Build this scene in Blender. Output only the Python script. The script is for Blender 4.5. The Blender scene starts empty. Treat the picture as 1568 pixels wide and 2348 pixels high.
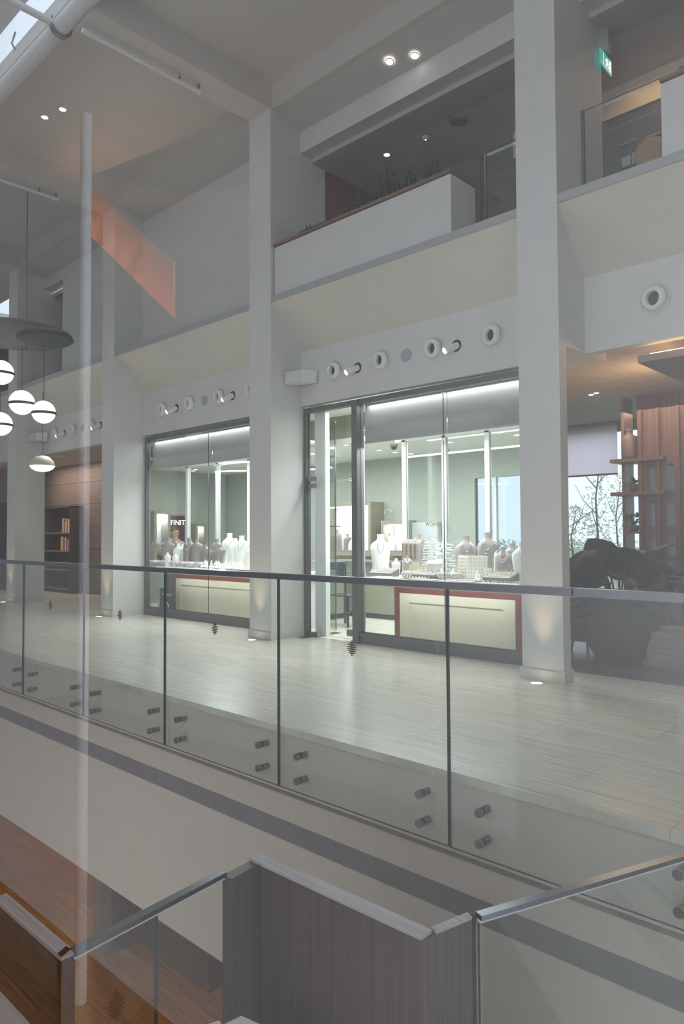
import bpy, bmesh, math, random
from mathutils import Vector, Matrix
random.seed(7)
C = bpy.context.scene.collection
PI = math.pi

# ------------------------------------------------------------------ camera, world, light, exposure
FPX, PITCH, YAW, ROLL, EYE = 1649.5, 0.0323, 0.7625, -0.0051, 1.33
F0 = Vector((-math.sin(YAW), math.cos(YAW), 0)); R0 = Vector((math.cos(YAW), math.sin(YAW), 0)); Z0 = Vector((0, 0, 1))
FW = F0*math.cos(PITCH) + Z0*math.sin(PITCH); U0 = -F0*math.sin(PITCH) + Z0*math.cos(PITCH)
RT = R0*math.cos(ROLL) + U0*math.sin(ROLL); UP = U0*math.cos(ROLL) - R0*math.sin(ROLL)
cam_d = bpy.data.cameras.new('camera'); cam = bpy.data.objects.new('camera', cam_d); C.objects.link(cam)
cam.matrix_world = Matrix(((RT.x, UP.x, -FW.x, 0), (RT.y, UP.y, -FW.y, 0), (RT.z, UP.z, -FW.z, EYE), (0, 0, 0, 1)))
cam_d.sensor_fit = 'VERTICAL'; cam_d.sensor_height = 36; cam_d.lens = FPX/2348*36; cam_d.clip_start = 0.02; cam_d.clip_end = 200
bpy.context.scene.camera = cam
sc = bpy.context.scene
sc.view_settings.view_transform = 'Standard'; sc.view_settings.look = 'None'
sc.view_settings.exposure = 0.0; sc.view_settings.gamma = 1.0; sc.view_settings.use_curve_mapping = False
try:
    sc.cycles.transparent_max_bounces = 32; sc.cycles.max_bounces = 10; sc.cycles.diffuse_bounces = 5; sc.cycles.sample_clamp_indirect = 6
except Exception: pass

w = bpy.data.worlds.new('sky'); sc.world = w; w.use_nodes = True
bg = w.node_tree.nodes['Background']; bg.inputs[0].default_value = (0.74, 0.87, 1.0, 1); bg.inputs[1].default_value = 1.45

def area(name, loc, target, sx, sy, power, col):
    l = bpy.data.lights.new(name, 'AREA'); l.shape = 'RECTANGLE'; l.size = sx; l.size_y = sy; l.energy = power; l.color = col
    o = bpy.data.objects.new(name, l); C.objects.link(o); o.location = loc
    o.rotation_euler = (Vector(target)-Vector(loc)).to_track_quat('-Z', 'Y').to_euler(); return o
def spot(name, loc, target, power, col, ang=70, blend=.6, rad=.03):
    l = bpy.data.lights.new(name, 'SPOT'); l.energy = power; l.color = col; l.spot_size = math.radians(ang); l.spot_blend = blend; l.shadow_soft_size = rad
    o = bpy.data.objects.new(name, l); C.objects.link(o); o.location = loc
    o.rotation_euler = (Vector(target)-Vector(loc)).to_track_quat('-Z', 'Y').to_euler(); return o
def point(name, loc, power, col, rad=.05):
    l = bpy.data.lights.new(name, 'POINT'); l.energy = power; l.color = col; l.shadow_soft_size = rad
    o = bpy.data.objects.new(name, l); C.objects.link(o); o.location = loc; return o
COOL = (.94, .97, 1.0); WHITE = (1, .98, .93); WARM = (1, .62, .30); NEUT = (1, .93, .82)
area('skylight_daylight', (-5.5, 2.3, 8.6), (-6.0, 4.2, 0), 16, 1.4, 70, (.84, .92, 1.0))
area('shop_ceiling_glow', (-8.6, 8.3, 2.62), (-8.6, 8.3, 0), 6.5, 1.6, 160, (.98, .99, .98))
area('shop_entry_glow', (-6.5, 7.2, 2.98), (-6.5, 7.2, 0), .9, .5, 40, (.98, 1.0, .95))
area('display_strip_right', (-5.3, 6.85, 2.44), (-5.3, 7.0, .8), 2.3, .10, 46, COOL)
area('display_strip_middle', (-9.2, 6.85, 2.44), (-9.1, 7.0, .8), 2.3, .10, 52, COOL)
area('cafe_glow', (-3.6, 9.2, 2.95), (-3.6, 9.2, 0), 1.5, 1.5, 34, (1, .74, .52))
area('cafe_cove', (-2.62, 7.9, 3.02), (-4.6, 7.9, 3.5), .04, 2.2, 26, (1, .64, .34))
area('cafe_cove', (-1.4, 6.78, 3.03), (-1.4, 6.3, 3.4), 2.2, .04, 8, (1, .64, .34))
area('lower_level_glow', (-10.2, 5.3, -.5), (-10.2, 4.6, -3.2), 2.5, 1.2, 60, (1, .58, .22))
area('stair_foot_fill', (-5.4, 3.95, -.7), (-5.2, 3.2, -3.2), 2.4, .4, 22, (1, .78, .66))  # added light hidden behind the slab edge, lifts the floor below the stair
area('lower_hall_fill', (-4.5, -.6, -.5), (-4.5, -.4, -3.2), 8, 1.6, 70, (1, .90, .80))  # added unseen light, lifts the dark slab edge wall
area('window_fill_right', (-4.75, 6.644, 2.94), (-4.75, 6.66, 0), 2.3, .04, 9, (1, 1, .96))  # added strip light without a fixture, brightens blind and counter front
area('window_fill_left', (-9.2, 6.644, 2.94), (-9.2, 6.66, 0), 3.2, .04, 11, (1, 1, .96))  # same added strip for the left window
area('under_counter_right', (-4.95, 6.86, .69), (-4.95, 7.12, .25), 1.7, .03, 3.6, (1, .97, .90))
area('under_counter_left', (-9.2, 6.86, .69), (-9.2, 7.12, .25), 3.0, .03, 5, (1, .97, .90))
area('upper_lobby_glow', (-7.5, 8.0, 6.35), (-7.5, 8.0, 4.4), .8, .8, 30, (1, .72, .55))
area('upper_bar_glow', (-2.6, 7.6, 6.33), (-2.6, 7.6, 4.4), 1, .5, 4, WARM)
area('bookcase_glow', (-16.5, 7.4, 3.0), (-16.5, 7.6, 0), 2.4, .8, 42, (1, .80, .64))

# ------------------------------------------------------------------ helpers
def s2l(c):
    return c/12.92 if c <= .04045 else ((c+.055)/1.055)**2.4
def hx(h):
    h = h.lstrip('#'); return tuple(s2l(int(h[i:i+2], 16)/255) for i in (0, 2, 4)) + (1,)
MATS = {}
def pm(name, col, rough=.55, metal=0., var=.06, scale=6., stretch=(1, 1, 1), bump=0., emis=None, estr=0., spec=.5, trans=0., col2=None):
    """procedural principled material: object-space noise varies the colour slightly"""
    if name in MATS: return MATS[name]
    m = bpy.data.materials.new(name); m.use_nodes = True; nt = m.node_tree; b = nt.nodes['Principled BSDF']
    c = hx(col) if isinstance(col, str) else tuple(col)+(1,)
    tc = nt.nodes.new('ShaderNodeTexCoord'); mp = nt.nodes.new('ShaderNodeMapping'); mp.inputs['Scale'].default_value = stretch
    nz = nt.nodes.new('ShaderNodeTexNoise'); nz.inputs['Scale'].default_value = scale; nz.inputs['Detail'].default_value = 4
    nt.links.new(tc.outputs['Object'], mp.inputs[0]); nt.links.new(mp.outputs[0], nz.inputs['Vector'])
    rp = nt.nodes.new('ShaderNodeValToRGB')
    c2 = hx(col2) if col2 else None
    lo = tuple(max(0, x*(1-var)) for x in c[:3])+(1,); hi = tuple(min(1, x*(1+var)) for x in c[:3])+(1,)
    if c2: lo, hi = c, c2
    rp.color_ramp.elements[0].color = lo; rp.color_ramp.elements[1].color = hi
    rp.color_ramp.elements[0].position = .3; rp.color_ramp.elements[1].position = .7
    nt.links.new(nz.outputs['Fac'], rp.inputs[0]); nt.links.new(rp.outputs[0], b.inputs['Base Color'])
    b.inputs['Roughness'].default_value = rough; b.inputs['Metallic'].default_value = metal
    b.inputs['Specular IOR Level'].default_value = spec
    if trans: b.inputs['Transmission Weight'].default_value = trans
    if bump:
        bp = nt.nodes.new('ShaderNodeBump'); bp.inputs['Strength'].default_value = bump; bp.inputs['Distance'].default_value = .01
        nt.links.new(nz.outputs['Fac'], bp.inputs['Height']); nt.links.new(bp.outputs[0], b.inputs['Normal'])
    if emis:
        b.inputs['Emission Color'].default_value = hx(emis) if isinstance(emis, str) else tuple(emis)+(1,); b.inputs['Emission Strength'].default_value = estr
    MATS[name] = m; return m
def glass(name, tint=(.97, .99, .985), refl=1.0, rough=0.0):
    if name in MATS: return MATS[name]
    m = bpy.data.materials.new(name); m.use_nodes = True; nt = m.node_tree; nt.nodes.clear()
    out = nt.nodes.new('ShaderNodeOutputMaterial'); mx = nt.nodes.new('ShaderNodeMixShader')
    tr = nt.nodes.new('ShaderNodeBsdfTransparent'); tr.inputs[0].default_value = tint+(1,)
    gl = nt.nodes.new('ShaderNodeBsdfGlossy'); gl.inputs['Roughness'].default_value = rough; gl.inputs[0].default_value = (1, 1, 1, 1)
    fr = nt.nodes.new('ShaderNodeFresnel'); fr.inputs[0].default_value = 1.45
    mu = nt.nodes.new('ShaderNodeMath'); mu.operation = 'MULTIPLY'; mu.inputs[1].default_value = refl; mu.use_clamp = True
    # a pane is thin: use the same front-facing Fresnel on both faces
    geo = nt.nodes.new('ShaderNodeNewGeometry')
    nt.links.new(geo.outputs['Normal'], fr.inputs['Normal'])
    lw = nt.nodes.new('ShaderNodeVectorMath'); lw.operation = 'DOT_PRODUCT'
    nt.links.new(geo.outputs['Normal'], lw.inputs[0]); nt.links.new(geo.outputs['Incoming'], lw.inputs[1])
    ab = nt.nodes.new('ShaderNodeMath'); ab.operation = 'ABSOLUTE'; nt.links.new(lw.outputs['Value'], ab.inputs[0])
    om = nt.nodes.new('ShaderNodeMath'); om.operation = 'SUBTRACT'; om.inputs[0].default_value = 1; nt.links.new(ab.outputs[0], om.inputs[1])
    pw = nt.nodes.new('ShaderNodeMath'); pw.operation = 'POWER'; pw.inputs[1].default_value = 5; nt.links.new(om.outputs[0], pw.inputs[0])
    ma = nt.nodes.new('ShaderNodeMath'); ma.operation = 'MULTIPLY_ADD'; ma.inputs[1].default_value = .96; ma.inputs[2].default_value = .04; nt.links.new(pw.outputs[0], ma.inputs[0])
    nt.links.new(ma.outputs[0], mu.inputs[0]); nt.nodes.remove(fr)
    nt.links.new(mu.outputs[0], mx.inputs[0]); nt.links.new(tr.outputs[0], mx.inputs[1]); nt.links.new(gl.outputs[0], mx.inputs[2])
    nt.links.new(mx.outputs[0], out.inputs[0])
    MATS[name] = m; return m
def wood(name, c1, c2, rough=.45, axis='z', fine=60, coarse=1.2, planks=None):
    if name in MATS: return MATS[name]
    m = bpy.data.materials.new(name); m.use_nodes = True; nt = m.node_tree; b = nt.nodes['Principled BSDF']
    tc = nt.nodes.new('ShaderNodeTexCoord'); mp = nt.nodes.new('ShaderNodeMapping')
    mp.inputs['Scale'].default_value = {'z': (fine, fine, coarse), 'x': (coarse, fine, fine), 'y': (fine, coarse, fine)}[axis]
    nz = nt.nodes.new('ShaderNodeTexNoise'); nz.inputs['Scale'].default_value = 1.0; nz.inputs['Detail'].default_value = 5; nz.inputs['Distortion'].default_value = .4
    rp = nt.nodes.new('ShaderNodeValToRGB'); rp.color_ramp.elements[0].color = hx(c1); rp.color_ramp.elements[1].color = hx(c2)
    rp.color_ramp.elements[0].position = .3; rp.color_ramp.elements[1].position = .72
    nt.links.new(tc.outputs['Object'], mp.inputs[0]); nt.links.new(mp.outputs[0], nz.inputs['Vector']); nt.links.new(nz.outputs['Fac'], rp.inputs[0])
    last = rp.outputs[0]
    if planks:
        br = nt.nodes.new('ShaderNodeTexBrick'); br.inputs['Scale'].default_value = 1; br.inputs['Brick Width'].default_value = planks[0]; br.inputs['Row Height'].default_value = planks[1]
        br.inputs['Mortar Size'].default_value = .004; br.inputs['Color1'].default_value = (.8, .8, .8, 1); br.inputs['Color2'].default_value = (1.1, 1.1, 1.1, 1); br.inputs['Mortar'].default_value = (.5, .5, .5, 1)
        nt.links.new(tc.outputs['Object'], br.inputs['Vector'])
        mi = nt.nodes.new('ShaderNodeMix'); mi.data_type = 'RGBA'; mi.blend_type = 'MULTIPLY'; mi.inputs[0].default_value = 1
        nt.links.new(last, mi.inputs[6]); nt.links.new(br.outputs['Color'], mi.inputs[7]); last = mi.outputs[2]
    nt.links.new(last, b.inputs['Base Color']); b.inputs['Roughness'].default_value = rough
    MATS[name] = m; return m

class MB:
    def __init__(s): s.v = []; s.f = []; s.mi = []; s.sm = []
    def add(s, vs, fs, mi=0, smooth=False):
        n = len(s.v); s.v += [Vector(p) for p in vs]; s.f += [[i+n for i in f] for f in fs]
        s.mi += [mi]*len(fs); s.sm += [smooth]*len(fs); return s
    def box(s, x0, x1, y0, y1, z0, z1, mi=0):
        vs = [(x, y, z) for z in (z0, z1) for y in (y0, y1) for x in (x0, x1)]
        return s.add(vs, [(0, 2, 3, 1), (4, 5, 7, 6), (0, 1, 5, 4), (2, 6, 7, 3), (0, 4, 6, 2), (1, 3, 7, 5)], mi)
    def pane(s, x0, x1, y0, y1, z0, z1, thin):
        """glass slab: the two large faces take material 0, the edges material 1; thin = axis of thickness"""
        vs = [(x, y, z) for z in (z0, z1) for y in (y0, y1) for x in (x0, x1)]
        ax = {'z': (0, 1), 'y': (2, 3), 'x': (4, 5)}[thin]
        fs = [(0, 2, 3, 1), (4, 5, 7, 6), (0, 1, 5, 4), (2, 6, 7, 3), (0, 4, 6, 2), (1, 3, 7, 5)]
        for i, f in enumerate(fs):
            n = len(s.v)
            s.add([vs[j] for j in f], [(0, 1, 2, 3)], 0 if i in ax else 1)
        return s
    def prism(s, poly, d, mi=0):
        """extrude polygon (list of 3d points) by vector d"""
        n = len(poly); d = Vector(d); vs = [Vector(p) for p in poly]; vs += [p+d for p in vs]
        fs = [list(range(n))[::-1], list(range(n, 2*n))] + [(i, (i+1) % n, n+(i+1) % n, n+i) for i in range(n)]
        return s.add(vs, fs, mi)
    def rings(s, rings, cap=True, mi=0, smooth=True, closed=False):
        n = len(rings[0]); vs = [p for r in rings for p in r]; fs = []
        for k in range(len(rings)-1+(1 if closed else 0)):
            a = k*n; b = ((k+1) % len(rings))*n
            for i in range(n): fs.append((a+i, a+(i+1) % n, b+(i+1) % n, b+i))
        s.add(vs, fs, mi, smooth)
        if cap and not closed:
            s.add(rings[0], [list(range(n))[::-1]], mi); s.add(rings[-1], [list(range(n))], mi)
        return s
    def cyl(s, p0, p1, r0, r1=None, n=20, mi=0, cap=True, smooth=True):
        r1 = r0 if r1 is None else r1; p0 = Vector(p0); p1 = Vector(p1); d = (p1-p0).normalized()
        a = d.orthogonal().normalized(); b = d.cross(a)
        R = lambda p, r: [p+(a*math.cos(2*PI*i/n)+b*math.sin(2*PI*i/n))*r for i in range(n)]
        return s.rings([R(p0, r0), R(p1, r1)], cap, mi, smooth)
    def lathe(s, prof, c=(0, 0, 0), d=(0, 0, 1), n=24, mi=0, cap=True):
        """prof: list of (r, h) along direction d"""
        c = Vector(c); d = Vector(d).normalized(); a = d.orthogonal().normalized(); b = d.cross(a)
        return s.rings([[c+d*h+(a*math.cos(2*PI*i/n)+b*math.sin(2*PI*i/n))*max(r, 1e-4) for i in range(n)] for r, h in prof], cap, mi)
    def tube(s, pts, r, n=8, mi=0, closed=False):
        pts = [Vector(p) for p in pts]; rr = []
        up = Vector((.13, .21, .97)); m = len(pts)
        for i, p in enumerate(pts):
            q = pts[(i+1) % m] if (closed or i < m-1) else p; o = pts[i-1] if (closed or i > 0) else p
            d = (q-o).normalized(); a = d.cross(up)
            a = a.normalized() if a.length > 1e-4 else d.orthogonal().normalized(); b = d.cross(a)
            rk = r[i] if isinstance(r, (list, tuple)) else r
            rr.append([p+(a*math.cos(2*PI*k/n)+b*math.sin(2*PI*k/n))*rk for k in range(n)])
        return s.rings(rr, not closed, mi, True, closed)
    def loft(s, secs, n=20, mi=0):
        """secs: (x, y, z, rx, ry) ellipses in horizontal planes"""
        return s.rings([[Vector((x+rx*math.cos(2*PI*i/n), y+ry*math.sin(2*PI*i/n), z)) for i in range(n)] for x, y, z, rx, ry in secs], True, mi)
    def sphere(s, c, r, n=16, m=10, sx=1, sy=1, sz=1, mi=0):
        c = Vector(c); rr = []
        for k in range(m+1):
            t = PI*k/m; rr.append([c+Vector((r*sx*max(math.sin(t), 1e-3)*math.cos(2*PI*i/n), r*sy*max(math.sin(t), 1e-3)*math.sin(2*PI*i/n), -r*sz*math.cos(t))) for i in range(n)])
        return s.rings(rr, True, mi)
    def build(s, name, mat, parent=None, world=True):
        me = bpy.data.meshes.new(name); off = parent_loc(parent) if (parent and world) else Vector()
        me.from_pydata([p-off for p in s.v], [], s.f)
        for p, mi, sm in zip(me.polygons, s.mi, s.sm): p.material_index = mi; p.use_smooth = sm
        for m in (mat if isinstance(mat, (list, tuple)) else [mat]): me.materials.append(m)
        o = bpy.data.objects.new(name, me); C.objects.link(o)
        if parent: o.parent = parent
        return o
def parent_loc(p):
    v = Vector()
    while p: v += p.location; p = p.parent
    return v
def tag(o, label, cat, group=None, kind=None):
    o['label'] = label; o['category'] = cat
    if group: o['group'] = group
    if kind: o['kind'] = kind
    return o
def thing(name, loc, label, cat, group=None):
    o = bpy.data.objects.new(name, None); C.objects.link(o); o.location = loc; o.empty_display_size = .1
    return tag(o, label, cat, group)
def struct(o):
    o['kind'] = 'structure'; return o
def dup(root, loc, label, rotz=None, scale=None, group=None):
    r = root.copy(); C.objects.link(r); r.location = loc; r['label'] = label
    if rotz is not None: r.rotation_euler = (0, 0, rotz)
    if scale is not None: r.scale = (scale, scale, scale)
    if group: r['group'] = group
    for ch in root.children:
        c = ch.copy(); C.objects.link(c); c.parent = r
        for g in ch.children:
            d = g.copy(); C.objects.link(d); d.parent = c
    return r
def at(px, py, Y):
    """point where the line of sight through a photo pixel meets the vertical plane Y"""
    d = FW + RT*((px-784)/FPX) - UP*((py-1174)/FPX); return Vector((0, 0, EYE)) + d*(Y/d.y)
def xat(px, Y): return at(px, 1230, Y).x
ORD = ['first', 'second', 'third', 'fourth', 'fifth', 'sixth', 'seventh', 'eighth', 'ninth', 'tenth', 'eleventh', 'twelfth', 'thirteenth', 'fourteenth', 'fifteenth', 'sixteenth', 'seventeenth', 'eighteenth']

# ------------------------------------------------------------------ materials
M_white = pm('white_plaster', '#d2d2cf', .7, var=.02, scale=3)
M_ceil = pm('ceiling_plaster', '#c6c2bd', .8, var=.02, scale=2)
M_cream = pm('cream_plaster', '#cfcdc3', .7, var=.02, scale=3)
M_gray = pm('grey_fascia_paint', '#a7a9a9', .6, var=.03)
M_frame = pm('dark_grey_aluminium', '#6f7272', .45, .3, var=.04)
M_wood = wood('grey_brown_veneer', '#4b403c', '#665852', .4, 'z', 110, 1.0)
M_woodtop = wood('pale_grey_wood_edge', '#938d8f', '#b7b1b2', .45, 'x')
M_cap = wood('brown_planter_wood', '#6e5648', '#8a705e', .5, 'x')
M_chrome = pm('brushed_steel', '#7c8087', .25, 1.0, var=.05, scale=30)
M_steel = pm('satin_steel', '#8f9192', .32, 1.0, var=.05, scale=30)
M_black = pm('matt_black', '#17171a', .5)
M_dark = pm('charcoal_paint', '#3a3a40', .6)
M_glass = glass('clear_glass')
M_edge = pm('green_glass_edge', '#3f4e58', .15, var=.1)
M_lamp = pm('lamp_white_glow', '#ffffff', .5, emis=(1, .97, .92), estr=9)
M_bust_w = pm('white_gloss_bust', '#eeeeea', .25, var=.02)
M_bust_t = pm('taupe_gloss_bust', '#8f8580', .22, var=.04)
M_bust_g = pm('greige_velvet_bust', '#b9b2ae', .7, var=.04)
M_red = wood('red_mahogany', '#6d2a2a', '#8a3a38', .3, 'x', 30)
M_panel = pm('cream_lacquer', '#e2dfcc', .5, var=.02)
def blind_mat(name, c1, c2, tcol, fac):
    m = bpy.data.materials.new(name); m.use_nodes = True; nt = m.node_tree; b = nt.nodes['Principled BSDF']
    n1 = nt.nodes.new('ShaderNodeTexNoise'); n1.inputs['Scale'].default_value = 220; r1 = nt.nodes.new('ShaderNodeValToRGB'); r1.color_ramp.elements[0].color = hx(c1); r1.color_ramp.elements[1].color = hx(c2)
    nt.links.new(n1.outputs['Fac'], r1.inputs[0]); nt.links.new(r1.outputs[0], b.inputs['Base Color']); b.inputs['Roughness'].default_value = .9
    tl = nt.nodes.new('ShaderNodeBsdfTranslucent'); tl.inputs[0].default_value = hx(tcol); mx = nt.nodes.new('ShaderNodeMixShader'); mx.inputs[0].default_value = fac
    nt.links.new(b.outputs[0], mx.inputs[1]); nt.links.new(tl.outputs[0], mx.inputs[2]); nt.links.new(mx.outputs[0], nt.nodes['Material Output'].inputs[0]); return m
M_blind = blind_mat('grey_blind_fabric', '#a3a3a3', '#b4b4b4', '#b5b5b3', .45)
M_wframe = pm('white_lacquer', '#e4e6e2', .35, var=.01)
M_shopwall = pm('sage_grey_wall', '#a4aba2', .7, var=.03)
M_olive = pm('olive_grey_wall', '#8b8d78', .7, var=.03)
M_tray_g = pm('grey_tray_leatherette', '#857d7c', .6)
M_tray_w = pm('white_tray_leatherette', '#eceae6', .5)
M_gold = pm('gold', '#d9b45a', .25, 1.0)
M_palegold = pm('pale_gold', '#e9dcb4', .3, .8)
M_silver = pm('silver', '#dfe2e6', .15, 1.0)
M_leaf = pm('dark_green_leaf', '#1c3416', .35, var=.4, scale=9)
M_snake = pm('snake_plant_leaf', '#1f351d', .5, col2='#40543a', scale=14, stretch=(1, 1, 4))

def travertine():
    m = bpy.data.materials.new('travertine'); m.use_nodes = True; nt = m.node_tree; b = nt.nodes['Principled BSDF']; N = nt.nodes.new; L = nt.links.new
    tc = N('ShaderNodeTexCoord'); mp = N('ShaderNodeMapping'); mp.inputs['Scale'].default_value = (1.0, 26, 1)
    n1 = N('ShaderNodeTexNoise'); n1.inputs['Scale'].default_value = 1.6; n1.inputs['Detail'].default_value = 8; n1.inputs['Distortion'].default_value = .5; n1.inputs['Roughness'].default_value = .62
    L(tc.outputs['Object'], mp.inputs[0]); L(mp.outputs[0], n1.inputs['Vector'])
    r1 = N('ShaderNodeValToRGB'); r1.color_ramp.elements[0].color = hx('#bfb9ae'); r1.color_ramp.elements[1].color = hx('#e6e2d8')
    r1.color_ramp.elements[0].position = .30; r1.color_ramp.elements[1].position = .62; L(n1.outputs['Fac'], r1.inputs[0])
    br = N('ShaderNodeTexBrick'); br.inputs['Scale'].default_value = 1; br.inputs['Brick Width'].default_value = 1.2; br.inputs['Row Height'].default_value = .6; br.inputs['Mortar Size'].default_value = .003
    br.inputs['Color1'].default_value = (.92, .92, .92, 1); br.inputs['Color2'].default_value = (1.04, 1.03, 1.0, 1); br.inputs['Mortar'].default_value = (.78, .76, .72, 1); L(tc.outputs['Object'], br.inputs['Vector'])
    mi = N('ShaderNodeMix'); mi.data_type = 'RGBA'; mi.blend_type = 'MULTIPLY'; mi.inputs[0].default_value = 1; L(r1.outputs[0], mi.inputs[6]); L(br.outputs['Color'], mi.inputs[7])
    L(mi.outputs[2], b.inputs['Base Color']); b.inputs['Roughness'].default_value = .27; b.inputs['Specular IOR Level'].default_value = .5
    bp = N('ShaderNodeBump'); bp.inputs['Strength'].default_value = .04; bp.inputs['Distance'].default_value = .01; L(n1.outputs['Fac'], bp.inputs['Height']); L(bp.outputs[0], b.inputs['Normal'])
    return m
M_trav = travertine()

# ------------------------------------------------------------------ the setting
BAY = 3.97
PX = [(-3.43, -3.02), (-7.41, -6.98), (-11.37, -10.97), (-15.36, -14.93), (-19.3, -18.9)]     # pillar extents along the facade
YF, YB, YS = 6.0, 6.53, 6.6
struct(MB().box(-20, 2.2, 3.372, 6.6, -.05, 0).build('floor', M_trav))
struct(MB().box(-20, -3.2, 6.6, 11, -.05, -.002).build('floor_shop', M_trav))
M_cafefloor = pm('dark_cafe_floor', '#6a625f', .25, var=.12, scale=3)
struct(MB().prism([(-3.2, 6.6, -.05), (2.2, 6.6, -.05), (2.2, 11.6, -.05), (-6.6, 11.6, -.05)], (0, 0, .052)).build('floor_cafe', M_cafefloor))
# slab edge below the balustrade, with its recessed grey band
M_fascia = pm('warm_white_render', '#d6cec3', .75, var=.02)
MB_f = MB().box(-20, 2.2, 3.40, 3.6, -.66, -.05).box(-20, 2.2, 3.40, 3.6, -1.92, -.80)
struct(MB_f.build('wall_slab_edge', M_fascia))
struct(MB().box(-20, 2.2, 3.405, 3.58, -.80, -.66).build('trim_1', pm('grey_reveal_strip', '#8b8b8c', .6)))
struct(MB().box(-20, 2.2, 3.385, 3.40, -.475, -.455).build('trim_2', pm('painted_shadow_line', '#8f8a83', .6)))  # solid grey strip, its tone stands for a groove's shadow line
struct(MB().box(-20, 2.2, 3.6, 7.5, -.45, -.2).build('ceiling_lower_level', M_fascia))
# pillars with their plinths
for i, (a, b) in enumerate(PX):
    dp = 6.14 if i == 0 else 6.60          # right-hand pillar thinned at cafe level so the reflected cafe's stand-in room shows
    p = struct(MB().box(a, b, YF, 7.0, 3.05, 6.87).box(a, b, YF, dp, 0, 3.05).build('pillar', M_white))
    struct(MB().box(a-.018, b+.018, YF-.018, min(dp, 6.55)+.01, 0, .10).build('baseboard_pillar', M_cream))
# storey fascia: slab edge, sloping soffit, bulkhead with air nozzles; spans between pillars
spans = [(b, a) for (a, b) in zip([p[0] for p in PX[:-1]], [p[1] for p in PX[1:]])]
spans = [(PX[i+1][1], PX[i][0]) for i in range(4)]
spans = [(-3.02, 2.2)] + spans
for i, (a, b) in enumerate(spans):
    struct(MB().prism([(a, YF, 4.33), (a, YF, 4.41), (a, 7.2, 4.41), (a, 7.2, 4.33), (a, YF+.06, 4.33)][:4], (b-a, 0, 0)).build('trim_storey_edge', M_gray))
    struct(MB().prism([(a, YF+.02, 4.33), (a, 6.6, 4.33), (a, 6.6, 3.772), (a, YB, 3.772)], (b-a, 0, 0)).build('ceiling_soffit', M_cream))
    struct(MB().box(a, b, YB, YB+.12, 3.05, 3.772).build('wall_bulkhead', M_white))
# upper beams and ceiling coffers
struct(MB().box(-20, 2.2, YF+.02, YF+.2, 6.87, 7.3).build('ceiling_beam_facade', M_ceil))
for i, (a, b) in enumerate(PX[:4]):
    struct(MB().box(a, b, 3.56, 7.0, 6.87, 7.3).build('ceiling_beam_cross', M_ceil))
struct(MB().box(-20, 2.2, 3.56, YF+.1, 7.21, 7.31).build('ceiling', M_ceil))
for i, (a, b) in enumerate(spans):
    struct(MB().prism([(a, YF+.1, 6.87), (a, YF+.1, 7.0), (a, YB, 7.0), (a, YB, 6.77)], (b-a, 0, 0)).build('ceiling_upper_soffit', M_ceil))
# skylight kerb
struct(MB().box(-20, 2.2, 3.40, 3.56, 7.0, 7.18).build('trim_skylight_kerb', M_white))
struct(MB().box(-20, 2.2, 3.02, 3.40, 7.55, 7.75).build('trim_skylight_frame', M_white))
struct(MB().box(-20, 2.2, .0, 2.2, 7.6, 7.75).build('ceiling_sky_block', M_white))  # unseen slab added to cut the daylight entering by the skylight
# upper storey: bay 2 open lobby, bay 1 solid, bay 0 half open, bay 3 open bar
struct(MB().box(-6.98, -3.43, YB, YB+.22, 6.48, 6.80).build('trim_lintel', M_white))
struct(MB().box(-10.97, -7.41, YB, YB+.15, 4.41, 6.80).build('wall_upper_panel', M_white))
struct(MB().box(-14.02, -11.37, YB, YB+.15, 4.41, 6.80).build('wall_upper_panel', M_white))
struct(MB().box(-14.93, -14.02, YB, YB+.22, 6.54, 6.80).build('trim_lintel', M_white))
struct(MB().box(-3.02, 2.2, YB, YB+.22, 6.48, 6.80).build('trim_lintel', M_white))
M_upceil = pm('upper_ceiling_grey', '#bdb8ba', .8, var=.02)
struct(MB().box(-20, 2.2, YB+.2, 11, 6.42, 6.5).build('ceiling_upper', M_upceil))
struct(MB().box(-20, 2.2, 7.0, 11, 4.3, 4.41).build('floor_upper', pm('upper_floor', '#75706c', .5)))
M_brownwall = pm('terracotta_brown_wall', '#80665a', .7, var=.04)
struct(MB().box(-11, -4.6, 9.0, 9.1, 4.41, 6.42).build('wall_upper_back', M_brownwall))
struct(MB().box(-7.05, -6.98, 7.0, 9.0, 4.41, 6.42).build('wall_upper_side', M_brownwall))
struct(MB().box(-20, -11, 8.2, 8.3, 4.41, 6.42).build('wall_upper_wood', M_wood))
M_barwall = pm('dark_bar_panelling', '#3d3b40', .5, var=.05)
struct(MB().box(-4.6, 2.2, 8.0, 8.1, 4.41, 6.08).build('wall_bar', M_barwall))
struct(MB().box(-4.6, 2.2, 7.98, 8.1, 6.08, 6.42).build('wall_bar_cove', pm('cove_cream', '#d8c8b0', .7)))
# end walls, well out of the frame
struct(MB().box(-20.1, -20, 3.3, 11, -3.3, 7.4).build('wall_left', M_cream))
struct(MB().box(2.2, 2.3, 3.3, 11.6, -3.3, 7.4).build('wall_right', M_cream))

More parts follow.
